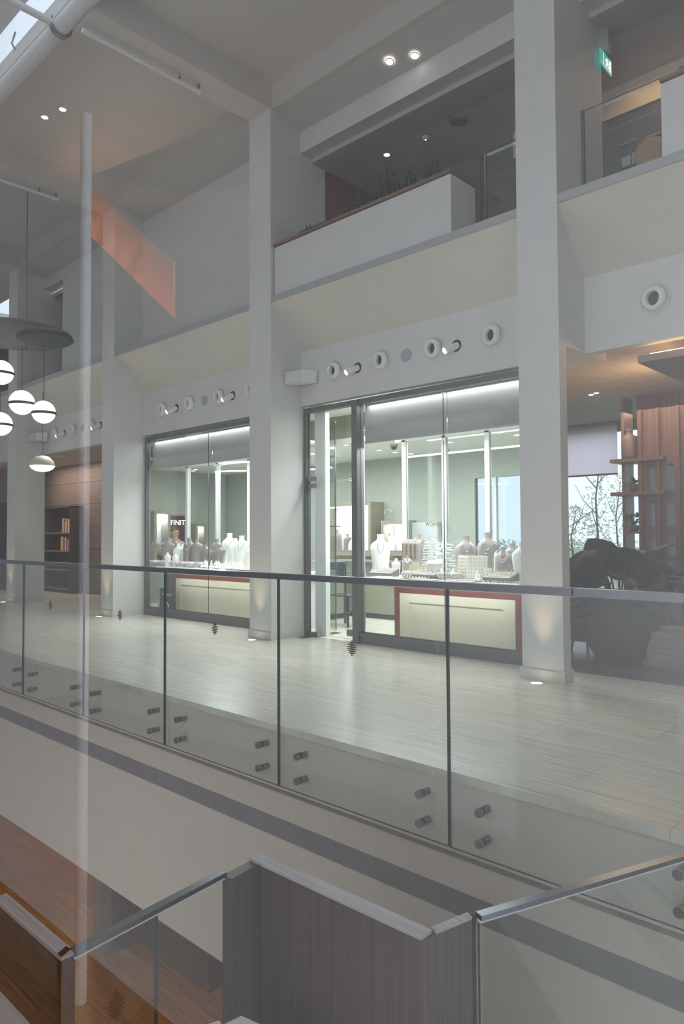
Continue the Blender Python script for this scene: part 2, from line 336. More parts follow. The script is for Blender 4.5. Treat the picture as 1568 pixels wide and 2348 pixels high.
# lower level
M_floorwood = wood('oak_floorboards', '#6b4526', '#996c40', .4, 'x', 40, 2, planks=(1.4, .16))
struct(MB().box(-20, 2.2, -3.0, 10.0, -3.3, -3.2).build('floor_lower', M_floorwood))
struct(MB().box(-20, 2.2, 8.0, 8.1, -3.2, -.4).build('wall_lower_back', pm('warm_lower_wall', '#a07a50', .7)))
struct(MB().box(-7.6, -7.42, 3.93, 4.4, -3.2, -.45).build('wall_lower_end', pm('taupe_wall', '#7a6a5c', .7)))
struct(MB().box(-7.42, -7.30, 4.06, 4.4, -3.2, -.45).build('wall_lower_return', M_wood))
struct(MB().box(-7.42, -6.12, 4.33, 4.5, -3.2, -.45).build('wall_lower_wood', M_wood))
struct(MB().box(-6.13, -6.0, 4.33, 7.9, -3.2, -.45).build('wall_lower_side', M_wood))

# ------------------------------------------------------------------ balustrade
JX = [-9.47, -8.05, -6.65, -5.23, -3.80, -2.37, -.95, .47]
rail = thing('handrail', (-4.5, 3.333, 1.05), 'long flat brushed steel handrail along the gallery edge', 'handrail')
MB().box(-9.6, -1.62, 3.306, 3.36, 1.027, 1.067).build('rail_bar', M_chrome, rail)
MB().box(-1.61, 2.15, 3.306, 3.36, 1.027, 1.067).build('rail_bar', M_chrome, rail)
MB().box(-1.64, -1.59, 3.31, 3.356, 1.022, 1.03).build('rail_connector', M_steel, rail)
M_logo = pm('brown_vinyl_decal', '#5c3a24', .5, var=.1)
def logo_mb(c, ux, uz, nrm, w=.1, h=.1):
    """an oval made of eight lens-shaped stripes, printed on glass"""
    m = MB(); ws = [.12, .5, .82, .95, 1.0, .86, .62, .18]; c = Vector(c); ux = Vector(ux); uz = Vector(uz); nrm = Vector(nrm)
    for k, wk in enumerate(ws):
        zc = (3.5-k)/8*h*1.02; hw = wk*w/2; th = .0055 if .1 < wk else .002; pts = []
        for i in range(13):
            t = -1+2*i/12; pts.append(c+ux*(t*hw)+uz*(zc+th*(1-t*t)))
        for i in range(11, 0, -1):
            t = -1+2*i/12; pts.append(c+ux*(t*hw)+uz*(zc-th*(1-t*t)))
        m.prism(pts, nrm*.0012)
    return m
def stud_mb(x, z):
    m = MB(); m.cyl((x, 3.300, z), (x, 3.325, z), .024, n=20); m.cyl((x, 3.342, z), (x, 3.40, z), .021, n=20)
    m.cyl((x, 3.296, z), (x, 3.300, z), .009, n=6); return m
M_stud = pm('dark_stud_steel', '#9fa1a4', .3, .9)
order = ['furthest along the gallery', 'sixth from the right end', 'fifth from the right end', 'in front of the pillar between the shop windows', 'below the glass shop door', 'in front of the red-framed counter', 'second-last, its logo hidden by the stair rail', 'last one at the right edge']
lab = ['clear glass balustrade panel furthest along the gallery, cut by the photo edge',
       'glass balustrade panel before the bookcase bay, narrowest one showing a striped oval',
       'glass balustrade panel in front of the pale side wall left of the first shop window',
       'glass balustrade panel in front of the left shop window and its ring poster',
       'wide glass balustrade panel in front of the glass shop door and middle pillar',
       'widest glass balustrade panel with four studs in front of the red-framed counter window',
       'glass balustrade panel at the right end, in front of the cafe bay']
for i in range(7):
    a, b = JX[i]+.006, JX[i+1]-.006
    t = thing('glass_balustrade', ((a+b)/2, 3.333, -.40), lab[i], 'glass panel', 'glass balustrade panels of the gallery')
    pn = MB().pane(a, b, 3.325, 3.342, -.40, 1.027, 'y').build('pane', [M_glass, M_edge], t)
    for x in (a+.20, b-.19):
        for z in (-.155, -.318): stud_mb(x, z).build('stud', M_stud, t)
    if 0 < i < 5: logo_mb(((a+b)/2-.01, 3.324, .622), (1, 0, 0), (0, 0, 1), (0, -1, 0)).build('logo_decal', M_logo, pn)

# ------------------------------------------------------------------ stair parapets in the near void
def parapet(name, pts, label, joints=()):
    """pts: front line of wood panels in plan, seen from the gallery void; coping behind it"""
    t = thing(name, (pts[0][0], pts[0][1], -3.2), label, 'parapet')
    for k, (p, q, d) in enumerate(zip(pts[:-1], pts[1:], [x[2] for x in pts[:-1]])):
        p = Vector((p[0], p[1], 0)); q = Vector((q[0], q[1], 0)); n = Vector((q-p)).cross(Z0).normalized()*-d
        MB().prism([p+Vector((0, 0, -3.2)), q+Vector((0, 0, -3.2)), q-Z0*.013, p-Z0*.013], n).build('veneer_panel', M_wood, t)
        MB().prism([p-n*.04-Z0*.012, q-n*.04-Z0*.012, q+n-Z0*.012, p+n-Z0*.012], (0, 0, .012)).build('coping', M_woodtop, t)
    for x, y, nx, ny in joints:
        MB().box(x-.0015, x+.0015, y-.004, y+.004, -3.2, -.004).build('panel_joint', M_dark, t)
    return t
A, B_, Cc, E_, F_, G_, H_ = (-2.80, 1.06), (-2.25, 1.06), (-2.345, 1.76), (-2.365, 1.915), (-1.49, 1.93), (-1.44, 2.16), (-1.06, 3.20)
parapet('stair_parapet', [(*E_, .06), (*F_, .06)], 'grey-brown wood veneer stair parapet with pale coping, centre of the near void', [(-2.30, 1.916, 0, 0)])
for o in [x for x in bpy.data.objects if x.name.startswith('stair_parapet')][:1]:
    p0, p1 = Vector((*Cc, 0)), Vector((*E_, 0)); n = Vector((.05, .006, 0))
    MB().prism([p0+Vector((0, 0, -3.2)), p1+Vector((0, 0, -3.2)), p1-Z0*.013, p0-Z0*.013], n).build('veneer_panel', M_wood, o)
    p0, p1 = Vector((*F_, 0)), Vector((*G_, 0)); n = Vector((-.03, .006, 0))
    MB().prism([p0+Vector((0, 0, -3.2)), p1+Vector((0, 0, -3.2)), p1-Z0*.013, p0-Z0*.013], n).build('veneer_panel', M_wood, o)
    p0 = p0.lerp(p1, .28); MB().prism([p0-Z0*.012, p1-Z0*.012, p1+n*.95-Z0*.012, p0+n*.95-Z0*.012], (0, 0, .012)).build('coping', M_woodtop, o)
    MB().box(-1.452, -1.436, 2.155, 2.17, -3.2, 0).build('end_trim', M_dark, o)
t = parapet('stair_parapet', [(*A, .045), (*B_, .045)], 'wood veneer stair parapet with pale coping, entering from the lower left corner')
MB().prism([(-2.25, 1.06, -3.2), (-2.27, 1.10, -3.2), (-2.27, 1.10, 0), (-2.25, 1.06, 0)], (-.03, 0, 0)).build('end_trim', M_dark, t)
t = thing('ledge', (-2.6, .8, -.06), 'pale wooden ledge crossing the bottom left corner', 'ledge')
MB().prism([(-3.4, .86, -.03), (-2.0, .86, -.03), (-2.0, .80, -.03), (-3.4, .80, -.03)], (0, 0, .03)).build('coping', M_woodtop, t)
MB().prism([(-3.4, .855, -3.2), (-2.0, .855, -3.2), (-2.0, .81, -3.2), (-3.4, .81, -3.2)], (0, 0, 3.17)).build('veneer_panel', M_wood, t)
# glass between the parapets
def glass_run(p, q, label, split=None, logo=None, rail_h=.03):
    t = thing('stair_glass', (p[0], p[1], -3.2), label, 'glass panel', 'glass panels of the near stair')
    p = Vector((p[0], p[1], 0)); q = Vector((q[0], q[1], 0)); u = (q-p).normalized(); n = u.cross(Z0)*.012; L = (q-p).length
    segs = [(0, 1)] if split is None else [(0, split-.004), (split+.004, 1)]
    for a, b in segs:
        m = MB(); P = p+u*(L*a); Q = p+u*(L*b); zb = Vector((0, 0, -3.2)); zt = Vector((0, 0, -.024))
        for d in (Vector(), n): m.add([P+zb+d, Q+zb+d, Q+zt+d, P+zt+d], [(0, 1, 2, 3)], 0)
        m.add([P+zb, P+zb+n, P+zt+n, P+zt], [(0, 1, 2, 3)], 1); m.add([Q+zb, Q+zb+n, Q+zt+n, Q+zt], [(0, 1, 2, 3)], 1)
        m.build('pane', [M_glass, M_edge], t)
    MB().prism([p-n*1.0-Z0*.012, q-n*1.0-Z0*.012, q+n*2.0-Z0*.012, p+n*2.0-Z0*.012], (0, 0, rail_h-.012)).build('rail_bar', M_chrome, t)
    MB().prism([p-n*.2-Z0*.024, q-n*.2-Z0*.024, q+n*1.2-Z0*.024, p+n*1.2-Z0*.024], (0, 0, .0118)).build('rail_gasket', M_white, t)
    if logo:
        c = p+u*(L*logo[0])+Z0*logo[1]; logo_mb(c+n*1.1, u, Z0, n.normalized(), .08, .1).build('logo_decal', M_logo, t)
    return t
glass_run((-2.26, 1.10), Cc, 'stair glass panel with a vertical joint, between the two wood parapets', .50, (.24, -.25))
glass_run((-1.432, 2.175), H_, 'large stair glass panel running from the wood parapet to the right edge', None, (.42, -.60))
# pale stair treads far below, just showing
t = thing('stair_tread', (-2.0, 1.6, -.46), 'pale stone stair treads just showing at the foot of the wood parapet', 'stair')
MB().prism([(-2.14, 1.59, -.43), (-2.118, 1.585, -.43), (-2.16, 1.3, -.43), (-2.23, 1.3, -.43)], (0, 0, .03)).build('tread', M_white, t)
MB().prism([(-2.10, 1.66, -.43), (-1.75, 1.735, -.43), (-1.80, 1.3, -.43), (-2.15, 1.3, -.43)], (0, 0, .03)).build('tread', M_white, t)
MB().box(-2.1, -1.82, 1.32, 1.6, -3.2, -.43).build('riser', M_gray, t)

# ------------------------------------------------------------------ bulkhead fittings
def nozzle_proto():
    t = thing('air_nozzle', (0, 0, 0), 'x', 'air vent', 'round air nozzles on the bulkheads')
    MB().lathe([(.138, 0), (.138, .012), (.122, .016), (.118, .008), (.105, .008)], d=(0, -1, 0), n=36, cap=False).build('flange', M_white, t)
    MB().lathe([(.105, .0), (.108, .03), (.10, .055), (.082, .075), (.068, .07), (.062, .03), (.058, -.02)], d=(-.15, -1, -.12), n=36, cap=False).build('nozzle', M_wframe, t)
    nzl = t.children[-1] if False else [c for c in bpy.data.objects if c.parent == t and c.name.startswith('nozzle')][0]
    MB().lathe([(.0, .012), (.062, .012)], d=(-.15, -1, -.12), n=28, cap=False).build('throat', M_dark, nzl)
    return t
def spot_proto():
    t = thing('spotlight', (0, 0, 0), 'x', 'spotlight', 'swivel spotlights on the bulkheads')
    MB().lathe([(.001, .004), (.062, .004), (.066, .002)], d=(0, -1, 0), n=28, cap=False).build('recess', M_black, t)
    lh = MB().cyl((.01, -.0, .0), (-.045, -.155, -.075), .038, .038, 24).build('lamp_head', M_wframe, t)
    MB().cyl((-.045, -.155, -.075), (-.0454, -.157, -.0758), .032, .032, 20).build('lens', M_lamp, lh)
    return t
def speaker_proto():
    o = MB().lathe([(.078, 0), (.078, .004), (.072, .006), (.0, .007)], d=(0, -1, 0), n=32).build('speaker_grille', pm('grey_speaker_mesh', '#a5acb3', .7, scale=300, var=.25))
    return tag(o, 'x', 'speaker', 'round wall speakers between air nozzles')
place = {2: 'over the red-framed counter window and glass door', 1: 'over the left shop window', 0: 'over the bookcase bay', 3: 'over the cafe opening'}
nz, sp, sg = nozzle_proto(), spot_proto(), speaker_proto()
fn = fs = fg = True
for bay, off in ((2, 0), (1, -BAY), (0, -2*BAY), (3, BAY)):
    for k, x in enumerate((-6.34, -5.56, -4.79, -4.03)):
        X = x+off
        if (bay == 0 and k == 3) or (bay == 3 and k > 1): continue
        if bay == 3: X = (-2.36, -1.58)[k]
        l = f'white round air nozzle, {ORD[k]} from the left {place[bay]}'
        if fn: nz.location = (X, YB, 3.425); nz['label'] = l; fn = False
        else: dup(nz, (X, YB, 3.425), l)
    for k, x in enumerate((-5.96, -4.49)):
        if bay == 3 and k: continue
        X = x+off; l = f'lit white swivel spotlight, {ORD[k]} from the left {place[bay]}'
        if fs: sp.location = (X, YB, 3.40); sp['label'] = l; fs = False
        else: dup(sp, (X, YB, 3.40), l)
        spot('spot_beam', (X-.06, YB-.19, 3.31), (X-.35, 5.6, 0), 30, NEUT, 68, .8)
    if bay == 3: continue
    l = f'round grey wall speaker {place[bay]}'
    if fg: sg.location = (-5.19, YB, 3.42); sg['label'] = l; fg = False
    else: dup(sg, (-5.19+off, YB, 3.42), l)
def loudspeaker(x, label):
    t = thing('loudspeaker', (x, YB, 3.36), label, 'loudspeaker', 'white bracket loudspeakers')
    m = MB()
    pr = [(-.16, -.30, -.06), (-.13, -.32, .09), (-.10, -.10, .12), (-.13, -.09, -.05)]
    m.prism([(x+a, YB+b, 3.36+c) for a, b, c in pr], (.27, .06, .0)).build('cabinet', M_wframe, t)
    MB().prism([(x+a, YB+b-.004, 3.36+c) for a, b, c in [(-.155, -.302, -.05), (-.128, -.321, .08), (.11, -.268, .08), (.09, -.25, -.05)]], (0, -.004, 0)).build('grille', M_white, t)
    MB().tube([(x+.08, YB-.0, 3.38), (x+.08, YB-.06, 3.38), (x+.05, YB-.10, 3.37)], .018).build('bracket', M_wframe, t)
loudspeaker(-6.80, 'white bracket loudspeaker on the bulkhead beside the middle pillar')
loudspeaker(-14.75, 'white bracket loudspeaker at the far end of the bookcase bay bulkhead')

# recessed lights
def disc_light(name, loc, r, label, cat, group, d=(0, 0, -1), mat=None, ring=True):
    t = thing(name, loc, label, cat, group)
    if ring: MB().lathe([(r*1.25, 0), (r*1.25, .005), (r, .006)], loc, d, 24, cap=False).build('trim_ring', M_wframe, t)
    MB().lathe([(.001, .005), (r, .005)], loc, d, 24, cap=False).build('diffuser', mat or M_lamp, t)
    return t
for k, p in enumerate([(-9.83, 4.30, 7.21), (-9.47, 4.39, 7.21)]):
    disc_light('downlight', p, .045, f'bright recessed ceiling downlight, {["nearer the photo edge", "nearer the middle pillar"][k]} of the coffer pair', 'downlight', 'atrium ceiling downlights')
for k, p in enumerate([(-5.22, 6.30, 6.812), (-4.93, 6.40, 6.794)]):
    disc_light('downlight', p, .045, f'bright recessed downlight in the sloping soffit above the planter, {["left", "right"][k]} of the pair', 'downlight', 'soffit downlights', (0, -.19, -1))
disc_light('downlight', (-6.09, 7.28, 6.42), .04, 'single lit downlight in the lobby ceiling above the snake plants', 'downlight', 'lobby downlights')
for k, (i, x) in enumerate([(1, -7.20), (2, -11.17), (0, -3.21), (3, -15.15)]):
    disc_light('floor_uplight', (x, 5.86, 0), .05, f'small round floor uplight at the foot of the {["middle", "second", "right-hand", "farthest"][k]} pillar', 'floor light', 'floor uplights at pillar feet', (0, 0, 1), pm('uplight_glow', '#fff2e0', .5, emis=(1, .85, .65), estr=7))
    spot('uplight_beam', (x, 5.86, .03), (x, 5.90, 6.8), 34, (1, .74, .46), 46, .9, .03)
# ceiling devices of the lobby and the coffer
def pl(name, label, cat, mb, mat): return tag(mb.build(name, mat), label, cat)
pl('ceiling_speaker', 'round grey ceiling speaker above the planter in the upper lobby', 'speaker', MB().lathe([(.11, 0), (.11, .006), (.10, .009), (0, .009)], (-4.95, 7.30, 6.42), (0, 0, -1), 28), pm('ceil_grille', '#77777a', .8, scale=200, var=.2))
t = thing('smoke_detector', (-5.46, 7.3, 6.42), 'small smoke detector on the upper lobby ceiling', 'smoke detector')
MB().lathe([(.045, 0), (.045, .02), (.03, .035), (0, .035)], (-5.46, 7.3, 6.42), (0, 0, -1)).build('detector_body', M_white, t)
MB().lathe([(.008, .034), (.008, .04), (0, .041)], (-5.46, 7.3, 6.42), (0, 0, -1)).build('indicator', M_lamp, t)

# ------------------------------------------------------------------ skylight tubes and sprinkler pipes
M_pipe = pm('white_pipe_paint', '#d3d4d6', .4, var=.02)
t = thing('roof_tube', (-9, 3.5, 6.98), 'thick white steel tube along the skylight edge, upper left', 'pipe')
MB().cyl((-20, 3.50, 6.98), (2, 3.50, 6.98), .095, n=28).build('tube', M_pipe, t)
MB().cyl((-7.62, 2.2, 6.98), (-7.62, 3.44, 6.98), .04, n=20).build('branch_tube', M_pipe, t)
MB().lathe([(.125, -.03), (.125, .03)], (-7.62, 3.5, 6.98), (1, 0, 0), 24).build('clamp', M_steel, t)
MB().tube([(-8.6, 3.44, 7.08), (-8.6, 3.36, 7.2), (-8.6, 3.4, 7.35)], .012).build('hanger', M_steel, t)
def sprinkler(x, y1, label):
    t = thing('sprinkler_pipe', (x, 4.3, 6.77), label, 'sprinkler pipe', 'sprinkler pipes under the cross beams')
    m = MB().cyl((x, 3.56, 6.77), (x, y1, 6.77), .028, n=16); m.sphere((x, y1, 6.77), .034); m.build('pipe', M_pipe, t)
    MB().cyl((x, y1-.28, 6.77), (x, y1-.28, 6.87), .006, n=8).cyl((x, y1-.28, 6.79), (x, y1-.28, 6.83), .016, n=12).build('hanger', M_steel, t)
    MB().cyl((x, y1-.005, 6.79), (x, y1-.005, 6.83), .014, n=12).cyl((x, y1-.005, 6.83), (x, y1-.005, 6.845), .007, n=10).cyl((x, y1-.005, 6.845), (x, y1-.005, 6.85), .022, n=14).build('sprinkler_head', M_steel, t)
sprinkler(-7.22, 5.06, 'white sprinkler pipe under the beam that meets the middle pillar')
sprinkler(-11.20, 5.10, 'white sprinkler pipe under the beam that meets the second pillar')

# ------------------------------------------------------------------ pendant globes
M_opal = pm('opal_glass_glow', '#fffaf0', .3, var=.01, emis=(1, .95, .88), estr=1.7)
M_band = pm('bronze_band', '#6d6660', .35, .7)
def globe(px, py, rpx, Y, label, ztop):
    p = at(px, py, Y); D = (p-Vector((0, 0, EYE))).dot(FW); r = rpx/FPX*D
    t = thing('pendant_globe', p, label, 'pendant lamp', 'opal globe pendants')
    MB().sphere(p, r, 32, 20).build('opal_globe', M_opal, t)
    MB().lathe([(r*1.0, -.02), (r*1.06, -.022), (r*1.06, .022), (r*1.0, .02)], p-Vector((0, 0, r*.12)), (0, 0, 1), 40, cap=False).build('bronze_band', M_band, t)
    MB().cyl(p+Vector((0, 0, r)), (p.x, p.y, ztop), .006, n=8).build('cord', M_dark, t)
    return p
ps = []
for (px, py, r, Y, l) in [(2, 854, 28, 5.1, 'topmost opal globe pendant, cut by the photo edge'), (50, 923, 28, 5.0, 'largest opal globe pendant in front of the cluster'),
                          (100, 945, 26, 5.15, 'opal globe pendant nearest the pillars, overlapped by a bigger one'), (0, 972, 27, 5.2, 'lowest opal globe pendant, cut by the photo edge')]:
    ps.append(globe(px, py, r, Y, l, 4.56))
t = thing('pendant_canopy', (ps[1].x+.3, 5.05, 4.5), 'dark oval ceiling canopy that the globe pendants hang from', 'pendant canopy')
MB().lathe([(.01, .06), (.42, .05), (.44, .0), (.40, -.03), (.01, -.035)], at(103, 778, 5.05), (0, 0, 1), 40).build('canopy_disc', pm('slate_canopy', '#4c5560', .6), t)
MB().lathe([(.01, .05), (1.0, .04), (1.02, .0), (.98, -.02), (.01, -.025)], at(35, 775, 5.08)+Vector((-.15, 0, .07)), (0, 0, 1), 40).build('canopy_board', pm('pale_canopy', '#8d8a8a', .7), t)
q = at(60, 770, 5.05)
MB().cyl((q.x, q.y, 4.5), (q.x, q.y, 7.21), .012, n=8).build('suspension_rod', M_steel, t)
p = at(97, 1068, 6.15)
t = thing('dome_pendant', p, 'pale shaded dome pendant glowing underneath, hung low beside the farthest pillar', 'pendant lamp')
MB().lathe([(.02, .20), (.12, .18), (.21, .09), (.235, 0)], p, (0, 0, 1), 32, cap=False).build('shade', M_cream, t)
MB().lathe([(.235, -.01), (.20, -.06), (.13, -.10), (.05, -.118), (.001, -.12)], p, (0, 0, 1), 32, cap=False).build('opal_bowl', M_opal, t)
MB().cyl(p+Vector((0, 0, .2)), (p.x, p.y, 4.25), .006, n=8).build('cord', M_dark, t)

# ------------------------------------------------------------------ upper lobby planter, glass and plants
def planter(x0, x1, label, back=True):
    t = thing('planter_box', ((x0+x1)/2, 6.26, 4.41), label, 'planter', 'white planters on the upper storey')
    MB().box(x0, x1, 6.05, 6.50, 4.41, 5.045).build('box_body', M_white, t)
    m = MB().box(x0-.004, x1+.004, 6.03, 6.09, 5.055, 5.09).box(x0-.004, x1+.004, 6.46, 6.50, 5.055, 5.09).box(x0-.004, x0+.05, 6.09, 6.46, 5.055, 5.09).box(x1-.05, x1+.004, 6.09, 6.46, 5.055, 5.09)
    m.build('wood_rim', M_cap, t)
    MB().box(x0, x1, 6.06, 6.49, 5.045, 5.055).build('shadow_gap', M_dark, t)
    if back: MB().box(x0, x1+.06, 6.50, 6.54, 4.41, 5.40).build('back_screen', M_wood, t)
    return t
planter(-6.96, -4.21, 'long white planter box with brown rim, full of snake plants')
planter(-2.11, 1.5, 'white planter box with dark rim at the upper right edge')
def snake_plant(x, y, n, hgt, label, seed):
    r = random.Random(seed); t = thing('snake_plant', (x, y, 5.03), label, 'plant', 'snake plants in the long planter')
    for k in range(n):
        a = r.uniform(0, 2*PI); lean = r.uniform(.05, .30); h = hgt*r.uniform(.55, 1.0); w_ = r.uniform(.018, .028)
        bx = x+r.uniform(-.07, .07); by = y+r.uniform(-.05, .05); rows = []
        for i in range(9):
            s = i/8; c = Vector((bx+math.cos(a)*lean*h*s*s, by+math.sin(a)*lean*h*s*s, 5.047+h*s)); ww = w_*(math.sin(min(1, s*1.35+.25)*PI*.62))*(1-max(0, s-.55)/.45*.96)
            tw = a+PI/2+s*.5; u = Vector((math.cos(tw), math.sin(tw), 0)); nn = Vector((-u.y, u.x, 0))*.004
            rows.append([c-u*ww, c+nn, c+u*ww, c-nn])
        MB().rings(rows, True).build('leaf', M_snake, t)
for k, (px, n, h) in enumerate([(712, 5, .28), (735, 4, .18), (768, 6, .24), (797, 5, .28), (832, 6, .40), (865, 6, .32), (893, 7, .58), (912, 6, .52), (942, 7, .42), (962, 6, .44), (1000, 7, .38), (1018, 6, .40)]):
    x = xat(px, 6.25); snake_plant(x, 6.22, n, h, f'green snake plant, {ORD[k]} from the left in the long planter', k)
t = thing('glass_screen', (-3.78, 6.52, 4.41), 'frameless glass screen between the long planter and the right-hand pillar', 'glass screen')
MB().pane(-4.08, -3.44, 6.515, 6.53, 4.41, 5.40, 'y').build('pane', [M_glass, M_edge], t)
MB().box(-4.10, -4.08, 6.51, 6.535, 4.41, 5.40).build('edge_post', M_steel, t)
t = thing('glass_screen', (-2.5, 6.62, 4.41), 'frameless glass screen beside the right-hand pillar in front of the dark bar', 'glass screen')
MB().pane(-2.99, -2.13, 6.515, 6.53, 4.41, 5.39, 'y').build('pane', [M_glass, M_edge], t)
MB().box(-3.018, -2.99, 6.51, 6.535, 4.41, 5.40).build('edge_post', M_steel, t)
# bar furniture
q = at(1500, 395, 7.35)
t = thing('round_chair', (q.x, 7.35, 4.41), 'round-backed tan chair behind the upper right planter', 'chair')
m = MB().lathe([(.001, -.03), (.15, -.03), (.165, 0), (.15, .03), (.001, .03)], (q.x+.03, 7.20, 5.10), (.2, -1, .05), 40); m.build('backrest', pm('tan_leather', '#b98a5e', .5), t)
MB().lathe([(.15, 0), (.17, .05), (.15, .1)], (q.x+.02, 7.52, 4.82), (0, 0, 1), 32).build('seat', pm('tan_leather', '#b98a5e'), t)
MB().cyl((q.x+.02, 7.52, 4.41), (q.x+.02, 7.52, 4.82), .03).build('pedestal', M_steel, t)
p0 = at(1425, 390, 7.98); p1 = at(1478, 352, 7.98)
t = thing('bar_window', (p0.x, 7.99, p0.z), 'small pale two-pane window set in the dark bar wall', 'window')
MB().box(p0.x, p0.x+.10, 7.985, 8.0, p0.z+.03, p0.z+.14).box(p0.x+.115, p0.x+.26, 7.985, 8.0, p0.z+.03, p0.z+.15).build('pane', pm('dull_pane', '#9fb0b8', .3), t)
MB().box(p0.x-.01, p0.x+.27, 7.99, 8.0, p0.z+.02, p0.z+.16).build('window_frame', M_dark, t)
for zz, a, b in ((.27, 0, .09), (.28, .12, .17), (.25, .28, .55)):
    o = MB().box(p0.x+a, p0.x+b, 7.96, 8.0, p0.z+zz, p0.z+zz+.012).build('shelf_strip', pm('pale_strip', '#9a9aa0', .4))
    tag(o, {0: 'short pale strip on the dark bar wall above the left pane', .12: 'shortest pale strip on the dark bar wall', .28: 'long pale strip on the dark bar wall above the tan chair'}[a], 'shelf strip')
# exit sign
t = thing('exit_sign', (-2.98, 7.0, 6.2), 'hanging green and white emergency exit sign by the right-hand pillar', 'exit sign')
c0 = Vector((-2.98, 7.0, 6.09)); u = Vector((-.05, 1, 0)).normalized(); n = Vector((1, .05, 0)).normalized()
def plate(c, hw, hh, d0, d1, mat, name, par):
    MB().prism([c+u*a*hw+Z0*b*hh+n*d0 for a, b in ((-1, -1), (1, -1), (1, 1), (-1, 1))], n*(d1-d0)).build(name, mat, par)
M_exitg = pm('exit_green', '#1c8a7a', .4, emis=(.03, .35, .30), estr=.8); M_exitw = pm('exit_white', '#e8f6f4', .4, emis=(.8, 1, 1), estr=1.0)
plate(c0, .15, .075, 0, .012, M_exitg, 'sign_plate', t)
plate(c0+u*-.07, .004, .06, .012, .014, M_exitw, 'divider', t)
# running figure pictogram and arrow in white
m = MB()
for a in [[(.02, .05), (.035, .05), (.035, .035), (.02, .035)], [(-.005, .03), (.03, .03), (.04, -.005), (.015, -.005)], [(.015, -.005), (.03, -.005), (-.01, -.055), (-.022, -.05)], [(.03, -.005), (.04, -.005), (.065, -.035), (.055, -.045)], [(.03, .03), (.065, .005), (.06, -.003), (.028, .018)], [(-.03, .01), (-.002, .03), (.004, .022), (-.026, .002)], [(.08, .055), (.12, .055), (.12, -.055), (.08, -.055)]]:
    m.prism([c0+u*x+Z0*z+n*.012 for x, z in a], n*.002)
m.build('pictogram', M_exitw, t)
MB().box(-3.03, -2.93, 6.96, 7.04, 6.19, 6.42).build('hanger_box', M_gray, t)

# ------------------------------------------------------------------ shop shell
def atz(px, py, z):
    d = FW + RT*((px-784)/FPX) - UP*((py-1174)/FPX); return Vector((0, 0, EYE)) + d*((z-EYE)/d.z)
def atx(px, py, X):
    d = FW + RT*((px-784)/FPX) - UP*((py-1174)/FPX); return Vector((0, 0, EYE)) + d*(X/d.x)
M_shopceil = pm('shop_ceiling_white', '#dfe2dc', .7, var=.01)
struct(MB().prism([(-13.3, 6.66, 3.15), (-3.56, 6.66, 3.15), (-4.2, 7.9, 3.15), (-13.3, 7.9, 3.15)], (0, 0, .05)).build('ceiling_shop_front', M_shopceil))
struct(MB().prism([(-13.3, 7.9, 2.72), (-4.2, 7.9, 2.72), (-5.35, 10.1, 2.72), (-13.3, 10.1, 2.72)], (0, 0, .08)).build('ceiling_shop', M_shopceil))
struct(MB().box(-13.3, -4.2, 7.9, 7.98, 2.80, 3.2).build('wall_shop_drop', M_olive))
WIN = (-6.55, -5.45, .55, 2.25)
struct(MB().box(-13.3, WIN[0], 10.0, 10.1, 0, 2.75).box(WIN[0], WIN[1], 10.0, 10.1, 0, WIN[2]).box(WIN[0], WIN[1], 10.0, 10.1, WIN[3], 2.75).build('wall_shop_back', M_shopwall))
struct(MB().pane(WIN[0], WIN[1], 10.04, 10.06, WIN[2], WIN[3], 'y').box(WIN[0]+.34, WIN[0]+.39, 10.02, 10.08, WIN[2], WIN[3], 2).build('window_3', [glass('tinted_window', (.95, .965, .975)), M_edge, M_wframe]))
struct(MB().box(-13.3, -13.2, 7.95, 10.1, 0, 3.2).prism([(-11.95, 6.66, 0), (-11.85, 6.66, 0), (-13.2, 7.95, 0), (-13.3, 7.95, 0)], (0, 0, 3.2)).build('wall_shop_left', M_shopwall))
struct(MB().prism([(-3.56, 6.62, 0), (-3.48, 6.62, 0), (-6.05, 11.5, 0), (-6.15, 11.5, 0)], (0, 0, 3.2)).build('wall_partition', M_shopwall))

# shop fronts: frames and panes
def shop_window(name, x0, x1, joints, mull=None):
    m = MB(); m.box(x0, x1, YS-.03, YS+.05, 2.955, 3.02); m.box(x0, x0+.05, YS-.03, YS+.05, 0, 2.96)
    xa = x0+.05
    if mull: m.box(mull, mull+.09, YS-.07, YS+.06, 0, 3.0); xa = mull+.09
    m.box(xa, x1, YS-.04, YS+.06, 0, .13)
    o = m.build(name, M_frame); struct(o)
    xs = [xa]+joints+[x1]
    for a, b in zip(xs[:-1], xs[1:]):
        struct(MB().pane(a+.002, b-.002, YS, YS+.012, .13, 2.955, 'y').build('pane', [M_glass, M_edge], o))
    struct(MB().box(xa, x1, YS-.01, YS+.03, .13, .142).build('glazing_bead', M_chrome, o))
    return o
shop_window('window_2', -6.98, -3.52, [-4.73], -6.07)
shop_window('window_1', -10.94, -7.41, [-9.16])
